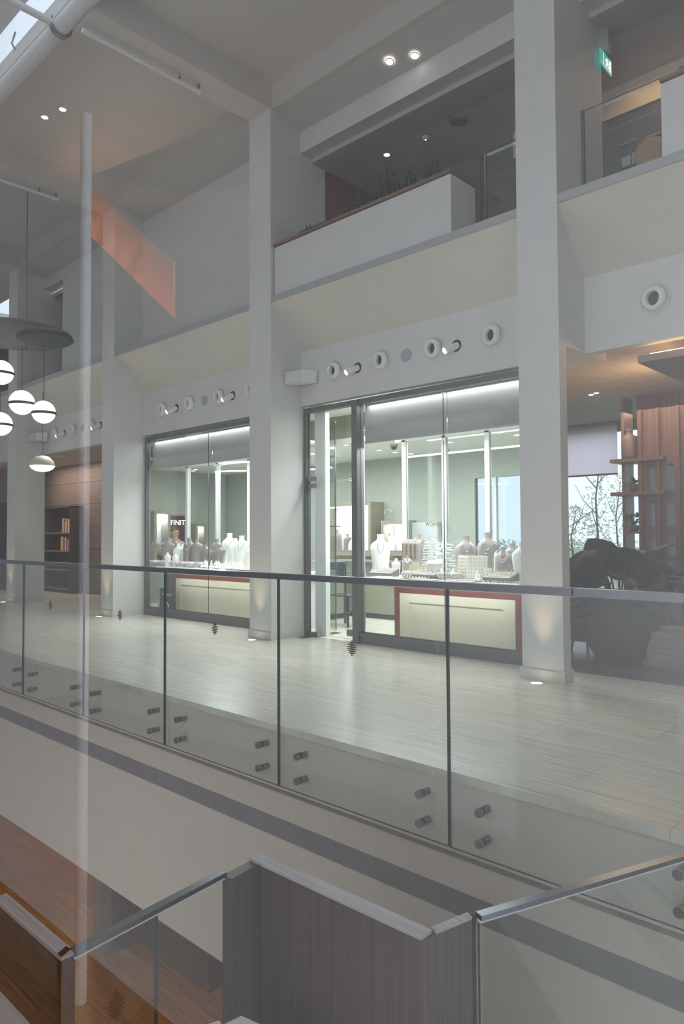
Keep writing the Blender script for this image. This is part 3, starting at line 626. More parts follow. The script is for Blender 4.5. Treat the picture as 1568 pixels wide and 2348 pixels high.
# door
d = struct(MB().pane(-6.90, -6.10, YS+.01, YS+.022, .03, 2.02, 'y').build('door_1', [M_glass, M_edge]))
struct(MB().pane(-6.93, -6.07, YS+.01, YS+.022, 2.04, 2.955, 'y').build('transom_pane', [M_glass, M_edge], d))
for i, (x, z) in enumerate([(-6.92, 2.045), (-6.92, 1.955), (-6.92, .0), (-6.22, .07)]):
    struct(MB().box(x, x+.17 if i < 3 else x+.13, YS-.015, YS+.045, z, z+(.06 if i < 3 else .08)).build('patch_fitting', M_steel, d))
for yy in (YS-.06, YS+.09):
    m = MB().cyl((-6.20, yy, .24), (-6.20, yy, .98), .016, n=14)
    for z in (.36, .86): m.cyl((-6.20, YS+.016, z), (-6.20, yy, z), .009, n=10)
    struct(m.build('handle', M_chrome, d))
struct(MB().box(-6.93, -6.80, YS-.2, YS+.5, .002, .006).build('trim_floor_spring', M_steel))
struct(MB().box(-6.92, -6.72, 6.72, 6.80, 0, 3.15).build('trim_3', M_wframe))
# roller blinds
for (a, b, l) in [(-5.97, -4.735, 'grey roller blind, left half over the red-framed counter'), (-4.725, -3.54, 'grey roller blind, right half over the red-framed counter'),
                  (-10.88, -9.165, 'grey roller blind, left half of the ring-poster window'), (-9.155, -7.42, 'grey roller blind, right half of the ring-poster window')]:
    t = thing('roller_blind', ((a+b)/2, 6.68, 2.5), l, 'blind', 'grey roller blinds in the shop windows')
    MB().box(a, b, 6.678, 6.682, 2.49, 2.93).build('fabric', M_blind, t)
    MB().box(a, b, 6.672, 6.688, 2.47, 2.49).build('bottom_bar', M_gray, t)
    MB().cyl((a, 6.70, 2.945), (b, 6.70, 2.945), .025, n=14).build('roller', M_gray, t)

# ------------------------------------------------------------------ display windows: red counter, table, white back frame
TZ = .80
def display(x0, x1, posts, cx0, cx1, label_c, label_f):
    t = thing('display_counter', ((x0+x1)/2, 7.1, 0), label_c, 'counter', 'red framed display counters')
    m = MB().box(cx0, cx1, 7.09, 7.14, .60, .70).box(cx0, cx0+.09, 7.09, 7.14, .0, .60).box(cx1-.09, cx1, 7.09, 7.14, .0, .60); m.build('red_frame', M_red, t)
    m = MB().box(cx0+.09, cx1-.09, 7.11, 7.16, 0, .60); pnl = m.build('panel', M_panel, t)
    m = MB().box(cx0+.09, cx1-.09, 7.085, 7.11, .49, .60).box(cx0+.09, cx0+.24, 7.085, 7.11, 0, .49).box(cx1-.24, cx1-.09, 7.085, 7.11, 0, .49); m.build('panel_moulding', M_panel, pnl)
    MB().box(x0, x1, 6.74, 7.46, .745, TZ).build('display_top', M_wframe, t)
    MB().box(cx0, cx1, 7.14, 7.44, 0, .745).build('carcass', M_wframe, t)
    MB().box(x0, x1, 6.76, 7.44, .70, .745).build('top_edge', M_panel, t)
    f = thing('glazed_screen', ((x0+x1)/2, 7.45, TZ), label_f, 'window frame', 'white glazed frames behind the displays')
    for p in posts: MB().box(p-.03, p+.03, 7.42, 7.48, TZ, 2.58).build('post', M_wframe, f)
    MB().box(x0, x1, 7.42, 7.48, 2.56, 2.64).build('head_rail', M_wframe, f)
    for a, b in zip(posts[:-1], posts[1:]):
        if b-a > .2: MB().pane(a+.03, b-.03, 7.445, 7.455, TZ, 2.56, 'y').build('pane', [M_glass, M_edge], f)
    # head light box above the display, its lamps shine down on the goods
    h = thing('display_pelmet', ((x0+x1)/2, 6.9, 2.64), label_f.replace('white frame with posts', 'white light pelmet'), 'pelmet', 'white light pelmets above the displays')
    MB().box(x0, min(x1, -4.07), 6.72, 7.48, 2.66, 2.70).build('pelmet_board', M_wframe, h)
    MB().box(x0+.05, min(x1, -4.07)-.05, 6.80, 6.86, 2.64, 2.66).build('lamp_strip', M_lamp, h)
display(-6.10, -3.86, [-5.96, -5.315, -4.685, -4.10], -5.86, -4.04, 'red framed cream display counter in the right shop window', 'white frame with posts behind the right window display')
display(-11.05, -7.45, [-10.95, -10.06, -9.20, -8.3, -7.6], -10.87, -7.5, 'red framed cream display counter in the left shop window beside a ring poster', 'white frame with posts behind the left window display')
struct(MB().box(-6.12, -6.04, 6.66, 6.74, .13, 2.5).build('trim_4', M_wframe))

# busts --------------------------------------------------------------
SECS = {}
def bust_proto(kind, mat, name):
    if kind == 'lean': secs = [(-.03, 0, 0, .13, .10), (-.03, 0, .22, .135, .10), (-.01, 0, .42, .145, .105), (.02, 0, .58, .18, .115), (.07, 0, .70, .235, .115), (.10, 0, .775, .235, .105), (.085, 0, .825, .16, .09), (.075, 0, .865, .09, .075), (.07, 0, .90, .075, .07), (.07, 0, 1.0, .08, .075)]
    else: secs = [(0, 0, 0, .19, .12), (0, 0, .3, .21, .125), (0, 0, .6, .245, .13), (0, 0, .72, .255, .125), (0, 0, .79, .21, .115), (0, 0, .84, .13, .10), (0, 0, .88, .09, .08), (0, 0, .92, .082, .075), (0, 0, 1.0, .088, .08)]
    SECS[kind] = secs; t = thing(name, (0, 0, 0), 'x', 'necklace bust'); t['form'] = kind
    MB().loft(secs, 24).build('torso', mat, t)
    x, y, z, a, b = secs[-1]; MB().loft([(x, y, .985, a*1.03, b*1.03), (x, y, 1.012, a*1.03, b*1.03)], 24).build('neck_cap', mat, t)
    return t
PROTO = {}
def bust(kind, matn, px, py, Y, label, group, rz=.55, base=TZ):
    key = (kind, matn); p = at(px, py, Y); h = p.z-base
    if key not in PROTO:
        o = bust_proto(kind, {'w': M_bust_w, 't': M_bust_t, 'g': M_bust_g}[matn], 'necklace_bust'); PROTO[key] = o
        o.location = (p.x, Y, base); o.rotation_euler = (0, 0, rz); o.scale = (h, h, h); o['label'] = label; o['group'] = group
        return o
    return dup(PROTO[key], (p.x, Y, base), label, rz, h, group)
def necklace(b, name, label, r=.30, drop=.25, mat=M_silver, th=.010, n=1, group='necklaces on the display busts'):
    """a chain lying on a bust's chest: follows the bust's own outline"""
    secs = SECS[b['form']]; M = Matrix.Translation(b.location) @ Matrix.Rotation(b.rotation_euler.z, 4, 'Z') @ Matrix.Scale(b.scale[0], 4); m = MB()
    def sec(z):
        for p, q in zip(secs[:-1], secs[1:]):
            if p[2] <= z <= q[2]:
                t = (z-p[2])/(q[2]-p[2]); return [p[i]+(q[i]-p[i])*t for i in range(5)]
        return secs[-1]
    for k in range(n):
        pts = []; dd = drop+.075*k; wd = .085+.035*k
        for i in range(25):
            a = PI*i/24; z = .885-dd*math.sin(a)**.8; x0, y0, _, rx, ry = sec(z); x = wd*math.cos(a); x = max(-rx*.97, min(rx*.97, x))
            pts.append(M @ Vector((x0+x, -(ry*math.sqrt(max(0, 1-(x/rx)**2))+th*.6), z)))
        m.tube(pts, th*b.scale[0]*.9, 6)
    tag(m.build(name, mat), label, 'necklace', group)
    return m
GR, GL = 'busts in the right shop window', 'busts in the left shop window'
bl = [('straight', 'w', 872, 1226, 7.25, 'tall white bust at the left end of the right window display'),
      ('straight', 'g', 957, 1226, 7.33, 'greige bust half hidden by the drape of chains in the right window'),
      ('straight', 'w', 908, 1281, 7.05, 'smallest white bust in the right window, beside the grey one with pearls'),
      ('lean', 'g', 930, 1274, 7.0, 'small grey bust with a pearl collar in the right window'),
      ('straight', 'g', 1068, 1230, 7.28, 'wide greige bust behind the open earring book in the right window'),
      ('lean', 'g', 1111, 1222, 7.25, 'tallest leaning greige bust in the right window, beside a white post'),
      ('lean', 'g', 1147, 1255, 7.12, 'leaning greige bust wearing a coral and white necklace in the right window'),
      ('straight', 'g', 1174, 1247, 7.28, 'pale bust layered with silver chains near the right-hand pillar'),
      ('straight', 'w', 1195, 1247, 7.15, 'white bust at the right end of the right window display')]
BS = [bust(*b[:5], b[5], GR, .55 if b[0] == 'lean' else .72) for b in bl]
necklace(BS[4], 'necklace', 'fine silver necklaces on the wide greige bust behind the earring book', n=3)
necklace(BS[5], 'necklace', 'silver necklaces on the tallest leaning greige bust', n=3)
necklace(BS[3], 'necklace', 'pearl collar on the small grey bust', n=1, drop=.2, th=.035, mat=M_bust_w)
necklace(BS[6], 'necklace', 'white cord necklace on the leaning bust with the coral strand', n=2, th=.016, mat=M_bust_w)
necklace(BS[6], 'necklace', 'coral strand on the leaning greige bust', n=1, drop=.17, th=.014, mat=pm('coral_beads', '#c4604e', .4))
necklace(BS[7], 'necklace', 'layered silver chains on the pale bust near the right-hand pillar', n=5, th=.013)
necklace(BS[0], 'necklace', 'thin chain with pendant on the tall white bust', n=1, drop=.32, th=.008)
necklace(BS[8], 'necklace', 'thin chain on the white bust at the right end', n=1, drop=.3, th=.008)
# left window busts
lw = [('lean', 't', 352, 1234, 7.2), ('lean', 't', 382, 1235, 7.12), ('lean', 't', 396, 1233, 7.36), ('lean', 'w', 405, 1247, 7.12), ('straight', 'w', 417, 1249, 7.25), ('lean', 't', 430, 1234, 7.2), ('lean', 't', 447, 1236, 7.25),
      ('lean', 't', 468, 1248, 7.2), ('lean', 't', 478, 1254, 7.1), ('lean', 't', 493, 1236, 7.18), ('lean', 't', 500, 1249, 7.1), ('lean', 'w', 521, 1223, 7.25), ('lean', 'w', 534, 1235, 7.2), ('lean', 'w', 549, 1229, 7.12), ('straight', 'w', 566, 1245, 7.22), ('lean', 'w', 572, 1250, 7.08)]
BL = []
cnt = {'t': 0, 'w': 0}
for k, (kind, mt, px, py, Y) in enumerate(lw):
    nm = {'t': 'taupe', 'w': 'white'}[mt]; l = f'glossy {nm} bust, {ORD[cnt[mt]]} {nm} one from the left in the ring-poster window'; cnt[mt] += 1
    BL.append(bust(kind, mt, px, py, Y, l, GL))
for px, py, l in [(384, 1267, 'tiny white bust at the front of the left window'), (402, 1269, 'tiny white bust beside a taupe one at the front of the left window')]:
    bust('straight', 'w', px, py, 6.95, l, GL)
for k in (0, 2, 5, 9, 11, 13):
    necklace(BL[k], 'necklace', f'thin silver chain on the {ORD[k]} bust of the left window row', drop=.3, th=.008)
# trays, ring pads, display pieces ------------------------------------
def tray(px, py, wx, dy, mat, label, tilt=0, hgt=.018):
    p = atz(px, py, TZ); t = thing('tray', (p.x, p.y, TZ), label, 'tray', 'jewellery trays')
    m = MB(); m.box(-wx/2, wx/2, -dy/2, dy/2, 0, hgt*.6); m.box(-wx/2, wx/2, -dy/2, -dy/2+.012, hgt*.6, hgt).box(-wx/2, wx/2, dy/2-.012, dy/2, hgt*.6, hgt).box(-wx/2, -wx/2+.012, -dy/2, dy/2, hgt*.6, hgt).box(wx/2-.012, wx/2, -dy/2, dy/2, hgt*.6, hgt)
    m.build('tray_body', mat, t, world=False); MB().box(-wx/2+.012, wx/2-.012, -dy/2+.012, dy/2-.012, hgt*.6, hgt*.75).build('lining', M_tray_w, t, world=False)
    return t
TR = [tray(895, 1328, .62, .26, M_tray_w, 'long white jewellery tray at the left front of the right window'), tray(965, 1331, .50, .24, M_tray_g, 'grey jewellery tray in front of the slanted ring pad, right window'),
      tray(1046, 1335, .52, .22, M_tray_g, 'grey jewellery tray below the open earring book'), tray(1140, 1341, .56, .24, M_tray_g, 'grey jewellery tray at the right front of the right window'),
      tray(395, 1296, .9, .26, M_tray_g, 'long grey jewellery tray at the left front of the left window'), tray(440, 1298, .8, .24, M_tray_g, 'grey jewellery tray in the middle of the left window'),
      tray(485, 1302, .9, .24, M_tray_w, 'white jewellery tray in the middle of the left window'), tray(560, 1308, .6, .24, M_tray_g, 'grey jewellery tray with watches at the pillar end of the left window')]
M_diamond = pm('white_stone', '#f4f6f8', .08, var=.05)
ring = thing('ring', (0, 0, 0), 'x', 'ring')
MB().tube([(.011*math.cos(2*PI*i/16), 0, .012+.011*math.sin(2*PI*i/16)) for i in range(16)], .0025, 6, closed=True).build('band', M_palegold, ring)
MB().lathe([(.001, -.005), (.006, .001), (.004, .004), (.001, .0045)], (0, 0, .026), (0, 0, 1), 8).build('stone', M_diamond, ring)
first_ring = True
def put_ring(p, rz, label, group, sc=1.0):
    global first_ring
    if first_ring:
        ring.location = p; ring.rotation_euler = (0, 0, rz); ring['label'] = label; ring['group'] = group; ring.scale = (sc,)*3; first_ring = False
    else: dup(ring, p, label, rz, sc, group)
def ring_pad(px, py, Y, wx, dy, mat, label, rows, cols, where):
    p = at(px, py, Y); z0 = max(TZ+.02, p.z-.06); t = thing('ring_pad', (p.x, Y, z0), label, 'ring display pad', 'slanted ring pads')
    m = MB(); a = [(-wx/2, -dy/2, -.0), (wx/2, -dy/2, -.0), (wx/2, dy/2, 0), (-wx/2, dy/2, 0)]; top = [(-wx/2, -dy/2, .035), (wx/2, -dy/2, .035), (wx/2, dy/2, .085), (-wx/2, dy/2, .085)]
    m.add(a+top, [(3, 2, 1, 0), (4, 5, 6, 7), (0, 1, 5, 4), (1, 2, 6, 5), (2, 3, 7, 6), (3, 0, 4, 7)]); m.build('pad_body', mat, t, world=False)
    m = MB()
    for r in range(rows+1):
        y = -dy/2+.012+(dy-.024)*r/rows; zz = .035+.05*(y+dy/2)/dy
        m.cyl((-wx/2+.012, y, zz+.002), (wx/2-.012, y, zz+.002), .007, n=8)
    m.build('velvet_rolls', M_bust_w, t, world=False)
    for r in range(rows):
        for c in range(cols):
            y = -dy/2+dy*(r+.5)/rows; zz = z0+.035+.05*(y+dy/2)/dy
            put_ring((p.x-wx/2+wx*(c+.5)/cols, Y+y, zz-.004), random.uniform(-.2, .2), f'small stone-set ring standing in {where}', f'rings in {where}', 1.35)
    t.location.z = z0
    return t
ring_pad(880, 1318, 6.92, .36, .17, M_tray_g, 'pale ring pad on the white tray at the left of the right window', 3, 6, 'the ring pad on the long white tray')
ring_pad(980, 1316, 6.95, .34, .17, M_tray_g, 'grey ring pad in the middle of the right window', 3, 6, 'the ring pad in the middle of the right window')
ring_pad(1148, 1325, 6.95, .34, .20, M_tray_g, 'grey ring pad at the right end of the right window', 4, 6, 'the ring pad at the right end of the right window')
for k in range(9):
    put_ring((TR[1].location.x-.2+.045*k, TR[1].location.y-.07, TZ+.012), random.uniform(-.5, .5), 'small gold ring along the front of the grey tray below the slanted pad', 'rings on the grey tray', 1.3)
for k in range(9):
    put_ring((TR[3].location.x-.22+.05*k, TR[3].location.y-.07, TZ+.012), random.uniform(-.5, .5), 'small gold ring along the front of the right-hand grey tray', 'rings on the right-hand grey tray', 1.3)
# bracelet pillows and white ring cones
pil = thing('bracelet_pillow', (0, 0, 0), 'x', 'bracelet pillow')
MB().rings([[Vector((-.07+.14*k/8, .035*math.sqrt(max(.03, 1-((k-4)/4.2)**2))*math.cos(2*PI*i/14), .034+.034*math.sqrt(max(.03, 1-((k-4)/4.2)**2))*math.sin(2*PI*i/14))) for i in range(14)] for k in range(9)]).build('pillow', M_bust_g, pil)
m = MB()
for k in range(4): m.tube([(-.04+.027*k, .037*math.cos(2*PI*i/14), .034+.036*math.sin(2*PI*i/14)) for i in range(14)], .004, 6, closed=True)
m.build('bracelets', M_silver, pil)
cone = thing('ring_cone', (0, 0, 0), 'x', 'ring cone')
MB().lathe([(.024, 0), (.024, .01), (.016, .012), (.009, .06), (.003, .075), (.001, .076)], n=14).build('cone', M_bust_w, cone)
MB().tube([(.0125*math.cos(2*PI*i/14), .0125*math.sin(2*PI*i/14), .034) for i in range(14)], .003, 6, closed=True).build('ring_band', M_palegold, cone)
def scatter(proto, spots_, label, group):
    for k, (x, y, z, rz, s) in enumerate(spots_):
        if k == 0 and proto['label'] == 'x':
            proto.location = (x, y, z); proto.rotation_euler = (0, 0, rz); proto.scale = (s,)*3; proto['label'] = label; proto['group'] = group
        else: dup(proto, (x, y, z), label, rz, s, group)
R_ = random.Random(3)
scatter(pil, [(xat(px, 6.97)+R_.uniform(-.02, .02), 6.97+R_.uniform(-.05, .05), TZ+.016, R_.uniform(.2, 1.0), 1.25) for px in (350, 360, 372, 386, 398, 410, 421, 433, 444, 455)], 'grey bracelet pillow at the front of the left window among taupe busts', 'bracelet pillows of the left window')
scatter(pil, [(x, 6.93+R_.uniform(-.03, .05), TZ+.016, R_.uniform(.3, 1.1), 1.1) for x in (-5.55, -5.47, -5.40, -5.05, -4.97, -4.88, -4.80)], 'bracelet pillow on the grey trays of the right window', 'bracelet pillows of the right window')
scatter(cone, [(xat(px, 6.98)+R_.uniform(-.02, .02), 6.90+R_.uniform(0, .22), TZ+.016, 0, R_.uniform(.9, 1.7)) for px in list(range(462, 556, 4))+list(range(464, 556, 6))+list(range(500, 540, 5))], 'small white ring cone crowded at the front of the left window among white busts', 'white ring cones of the left window')
scatter(cone, [(xat(px, 6.95), 6.98+R_.uniform(-.08, .08), TZ+.016, 0, R_.uniform(1., 1.7)) for px in (1010, 1022, 1030, 1088, 1093, 1100, 1108, 1113)], 'small white ring cone beside the earring book in the right window', 'white ring cones of the right window')
# heart stands and paddle displays
hs = thing('heart_stand', (0, 0, 0), 'x', 'heart stand')
m = MB(); hp = []
for i in range(24):
    a = 2*PI*i/24; hp.append(Vector((.0022*16*math.sin(a)**3, -.004, .13+.0022*(13*math.cos(a)-5*math.cos(2*a)-2*math.cos(3*a)-math.cos(4*a)))))
m.prism(hp, (0, .008, 0)).build('heart', M_bust_w, hs)
MB().cyl((0, 0, .008), (0, 0, .10), .004, n=10).lathe([(.03, 0), (.03, .008), (.001, .009)]).build('stem', M_bust_w, hs)
for k, (px, l) in enumerate([(1112, 'white heart-shaped stand in front of the tallest leaning bust'), (1121, 'white heart-shaped stand beside the right-hand ring pad')]):
    p = (xat(px, 7.0), 7.0, TZ)
    if k == 0: hs.location = p; hs['label'] = l; hs['group'] = 'heart stands'
    else: dup(hs, p, l, group='heart stands')
for k, px in enumerate((985, 996, 1008)):
    t = thing('paddle_stand', (xat(px, 7.08), 7.08, TZ), f'white spoon-shaped pendant stand, {ORD[k]} of the fan behind the middle ring pad', 'pendant stand', 'spoon-shaped stands')
    c = Vector((xat(px, 7.08), 7.08, TZ)); MB().rings([[c+Vector((.038*math.sin(PI*min(1, .12+j/9)*.95)*math.cos(2*PI*i/12)*1.0, .012*math.sin(2*PI*i/12)-.0+.03*j/8, .155*j/8)) for i in range(12)] for j in range(9)]).build('paddle', M_bust_w, t)
# chain drape stand
p = at(951, 1262, 7.22); p1 = at(930, 1238, 7.18); p2 = at(973, 1292, 7.18)
t = thing('chain_stand', (p.x, 7.2, TZ), 'greige upright drape of many fine gold and silver chains in the right window', 'chain stand')
m = MB(); W_ = (p2.x-p1.x)/2
for_prof = [(-W_, 7.14), (W_, 7.14)]
arc = [(7.14, p2.z), (7.14, p1.z-.05)]+[(7.20-.06*math.cos(a*PI/8), p1.z-.05+.05*math.sin(a*PI/8)) for a in range(9)]+[(7.26, p2.z)]
m.prism([(p.x-W_, y, z) for y, z in arc], (2*W_, 0, 0)).build('drape_block', M_bust_g, t)
cols = [M_gold, M_silver, M_bust_g, M_silver]
for k in range(14):
    x = p.x-W_*.92+W_*1.5*k/13; m = MB(); m.tube([(x, 7.136, p2.z+.03+R_.uniform(0, .05)), (x, 7.135, p1.z-.06), (x, 7.152, p1.z-.015), (x, 7.19, p1.z+.003)], .006, 6)
    m.build('chain', cols[k % 4], t)
MB().box(p.x-W_*.9, p.x+W_*.9, 7.12, 7.28, TZ, p2.z+.01).build('plinth', pm('ivory_box', '#dcdcc0', .5), t)
# earring trees
def ear_tree(px, py, Y, label):
    p = at(px, py, Y); h = p.z-TZ; t = thing('earring_tree', (p.x, Y, TZ), label, 'earring stand', 'white earring trees')
    m = MB(); m.box(p.x-.022, p.x+.022, Y-.006, Y+.006, TZ, p.z-.03); m.cyl((p.x, Y-.008, p.z-.035), (p.x, Y+.008, p.z-.035), .045, n=24)
    m.build('trunk', M_bust_w, t)
    for k in range(5):
        z = TZ+h*(.25+.145*k); w_ = .16-.012*k
        for s in (-1, 1):
            mm = MB(); mm.tube([(p.x+s*.02, Y, z), (p.x+s*w_, Y, z), (p.x+s*(w_+.018), Y, z+.02), (p.x+s*w_, Y, z+.04), (p.x+s*.05, Y, z+.042)], .008, 8); mm.build('branch', M_bust_w, t)
    MB().lathe([(.07, 0), (.07, .012), (.01, .014)], (p.x, Y, TZ)).build('foot', M_bust_w, t)
    M2 = MB()
    for k in range(14):
        x = p.x+R_.choice((-1, 1))*R_.uniform(.05, .15); z = TZ+h*R_.uniform(.25, .85); M2.cyl((x, Y-.012, z), (x, Y-.012, z-.025), .005, n=6)
    M2.build('earrings', M_silver, t)
ear_tree(990, 1237, 7.15, 'white branching earring tree on the left of the pair in the right window'); ear_tree(1018, 1242, 7.22, 'white branching earring tree half behind the window joint')
# lidded box and open earring book
p = at(995, 1292, 7.02)
t = thing('lidded_box', (p.x, 7.02, TZ), 'small white chest-shaped box in front of the earring trees', 'box')
MB().box(p.x-.075, p.x+.075, 6.97, 7.08, TZ, p.z+.0).build('box_body', M_bust_w, t)
MB().prism([(p.x-.09, 6.96, p.z), (p.x+.09, 6.96, p.z), (p.x+.055, 6.99, p.z+.04), (p.x-.055, 6.99, p.z+.04)], (0, .12, 0)).build('lid', M_bust_w, t)
pa = at(1048, 1274, 7.05); pb = at(1070, 1274, 7.0); pc = at(1114, 1273, 7.08)
t = thing('earring_book', (pb.x, 7.05, TZ), 'open white book-shaped board set with rows of tiny earrings', 'earring board')
for nm, a, b in (('left_leaf', pa, pb), ('right_leaf', pb, pc)):
    a = Vector((a.x, a.y, TZ+.03)); b = Vector((b.x, b.y, TZ+.03)); hgt = pb.z-TZ-.03
    MB().prism([a, b, b+Vector((0, .03, 0)), a+Vector((0, .03, 0))], (0, .02, hgt)).build(nm.replace('left_', '').replace('right_', ''), M_bust_w, t)
    n = int((b-a).length/.028); m = MB()
    for i in range(n):
        for j in range(6):
            q = a.lerp(b, (i+.7)/(n+.4))+Vector((0, -.004+.02*(j+.6)/6.5, hgt*(j+.6)/6.5)); m.sphere(q, .0065, 6, 4)
    m.build('earring_rows', M_gold, t)
# ring poster in the left window
p0 = at(366, 1348, 6.86); p1 = at(401, 1348, 6.86); pz = at(380, 1396, 6.86).z
t = thing('poster', (p0.x, 6.86, .13), 'dark grey jewellery poster with a ring and the shop name beside the red counter', 'poster')
m_post = pm('poster_grey', '#4a4a4f', .5)
MB().box(p0.x, p1.x, 6.86, 6.872, .0, p0.z).build('sheet', m_post, t)
def text(body, size, loc, rot, mat, name, parent, align='CENTER', ext=.002):
    cu = bpy.data.curves.new(name, 'FONT'); cu.body = body; cu.size = size; cu.align_x = align; cu.extrude = ext
    tmp = bpy.data.objects.new(name, cu); me = bpy.data.meshes.new_from_object(tmp); bpy.data.objects.remove(tmp); bpy.data.curves.remove(cu)
    me.materials.clear(); me.materials.append(mat)
    o = bpy.data.objects.new(name, me); C.objects.link(o); o.rotation_euler = rot
    if parent: o.parent = parent; o.location = Vector(loc)-parent_loc(parent)
    else: o.location = loc
    return o
xm = (p0.x+p1.x)/2
text('INFINITY', .072, (xm, 6.857, p0.z-.13), (PI/2, 0, 0), M_bust_w, 'lettering', t)
text('- - -', .03, (xm, 6.857, p0.z-.17), (PI/2, 0, 0), M_bust_w, 'fine_print', t)
MB().tube([(xm-.02+.075*math.cos(a*2*PI/28), 6.856, p0.z-.36+.10*math.sin(a*2*PI/28)+.03*math.cos(a*2*PI/28)) for a in range(28)], .012, 8, closed=True).build('ring_picture', M_silver, t)
MB().sphere((xm+.0, 6.855, p0.z-.245), .028, 8, 6, sy=.2).build('stone_picture', M_silver, t)
o = MB().prism([(p0.x-.22, 6.95, 0), (p0.x-.04, 6.95, 0), (p0.x-.17, 6.99, p0.z+.02), (p0.x-.20, 6.99, p0.z+.02)], (0, .02, 0)).build('easel', M_wframe)
tag(o, 'white triangular easel back leaning beside the ring poster', 'easel')

# ------------------------------------------------------------------ shop interior
for k, (px, py) in enumerate([(869, 1032), (906, 1037), (941, 1040), (975, 1044), (1006, 1048), (989, 1009), (1031, 1014), (1146, 991), (1185, 997), (1130, 1030), (1161, 1034), (793, 1020), (449, 1076), (455, 1086), (443, 1079)]):
    p = atz(px, py, 2.72)
    if p.y < 8.0: p = atz(px, py, 3.15)
    if p.y > 9.8 or p.x < -13.1: continue
    disc_light('downlight', p, .045, 'small round downlight in the shop ceiling seen above the jewellery', 'downlight', 'shop ceiling downlights', mat=M_lamp)
for (px, py, l) in [(1021, 1043, 'dark dome security camera on the shop ceiling near the middle'), (903, 1019, 'dark dome security camera on the shop ceiling behind the left post')]:
    p = atz(px, py, 2.72)
    if p.y < 8.0: p = atz(px, py, 3.15)
    if p.y > 9.8: q_ = at(px, py, 9.6); p = Vector((q_.x, 9.6, 2.72))
    t = thing('security_camera', p, l, 'security camera')
    MB().lathe([(.06, 0), (.06, .03), (.055, .035)], p, (0, 0, -1), 20).build('camera_base', M_gray, t)
    MB().sphere(p-Vector((0, 0, .035)), .05, 16, 10).build('dome', M_dark, t)
def showcase(org, ux, n, w_, h, d, label, busts=(), litp=10):
    """lit niche set in a wall: org = lower left front corner on the wall face, ux along the wall, n out of the wall"""
    org = Vector(org); ux = Vector(ux); n = Vector(n); t = thing('wall_showcase', org, label, 'showcase', 'lit wall showcases')
    def bxx(a, b, z0, z1, d0, d1): return [org+ux*a+Z0*z0+n*d0, org+ux*b+Z0*z0+n*d0, org+ux*b+Z0*z0+n*d1, org+ux*a+Z0*z0+n*d1], (0, 0, z1-z0)
    m = MB()
    for a in [(-.06, 0, -.06, h+.06, 0, d+.02), (w_, w_+.06, -.06, h+.06, 0, d+.02), (0, w_, -.06, 0, 0, d+.02), (0, w_, h, h+.06, 0, d+.02)]: m.prism(*bxx(*a))
    m.build('case_frame', pm('khaki_case_frame', '#908d7c', .5), t)
    m = MB(); m.prism(*bxx(0, w_, 0, h, 0, .01)); m.build('back_panel', pm('showcase_white', '#eef0f6', .6, var=.01), t)
    m = MB(); m.prism(*bxx(.02, w_-.02, h-.02, h-.004, d*.3, d*.8)); m.build('lamp_strip', pm('showcase_lamp', '#ffffff', .5, emis=(.95, .97, 1), estr=4), t)
    m = MB(); m.prism(*bxx(0, w_, .0, .03, .01, d)); m.build('shelf', M_tray_g, t)
    c = org+ux*(w_/2)+Z0*(h-.08)+n*(d*.5); point('showcase_lamp', c, litp, (.92, .95, 1), .05)
    return t
p = at(755, 1265, 9.8); q = at(757, 1163, 9.8)
showcase((p.x, 9.995, p.z), (1, 0, 0), (0, -1, 0), 1.15, q.z-p.z, .35, 'lit white wall showcase seen through the glass shop door', litp=9)
GS = 'busts in the showcases'
bust('lean', 't', 776, 1216, 9.8, 'taupe bust on the left in the showcase behind the shop door', GS, -2.2, p.z+.03)
bust('lean', 't', 794, 1225, 9.8, 'taupe bust on the right in the showcase behind the shop door', GS, .8, p.z+.03)
p = at(890, 1266, 9.8); q = at(890, 1202, 9.8)
showcase((p.x, 9.995, p.z), (1, 0, 0), (0, -1, 0), .42, q.z-p.z, .3, 'narrow lit showcase behind the post in the right window', litp=4)
bust('straight', 'w', 897, 1223, 9.85, 'white bust in the narrow lit showcase behind the post', GS, .72, p.z+.03)
# left wall showcases, name board
p = atx(346, 1262, -13.15); q = atx(365, 1190, -13.15)
showcase((-13.195, p.y, p.z), (0, 1, 0), (1, 0, 0), .26, q.z-p.z+.1, .25, 'lit wall showcase at the far left of the left shop window', litp=4)
p = atx(443, 1262, -13.15); q = atx(454, 1207, -13.15)
showcase((-13.195, p.y, p.z), (0, 1, 0), (1, 0, 0), .16, q.z-p.z, .2, 'small lit wall showcase to the right of the name board', litp=2)
pa = atx(384, 1182, -13.17); pb = atx(423, 1182, -13.17)
t = thing('name_board', (-13.19, (pa.y+pb.y)/2, 0), 'dark plum name board with lit white letters inside the left shop window', 'sign')
MB().box(-13.195, -13.16, pa.y, pb.y, .1, pa.z).build('board', pm('plum_board', '#4a3a44', .4), t)
MB().box(-13.195, -13.155, pa.y, pb.y, pa.z-.03, pa.z).build('red_edge', M_red, t)
text('INFINITY', .155, (-13.155, (pa.y+pb.y)/2-.0, pa.z-.20), (PI/2, 0, PI/2), pm('lit_letters', '#fff6e4', .4, emis=(1, .95, .85), estr=1.6), 'lettering', t)
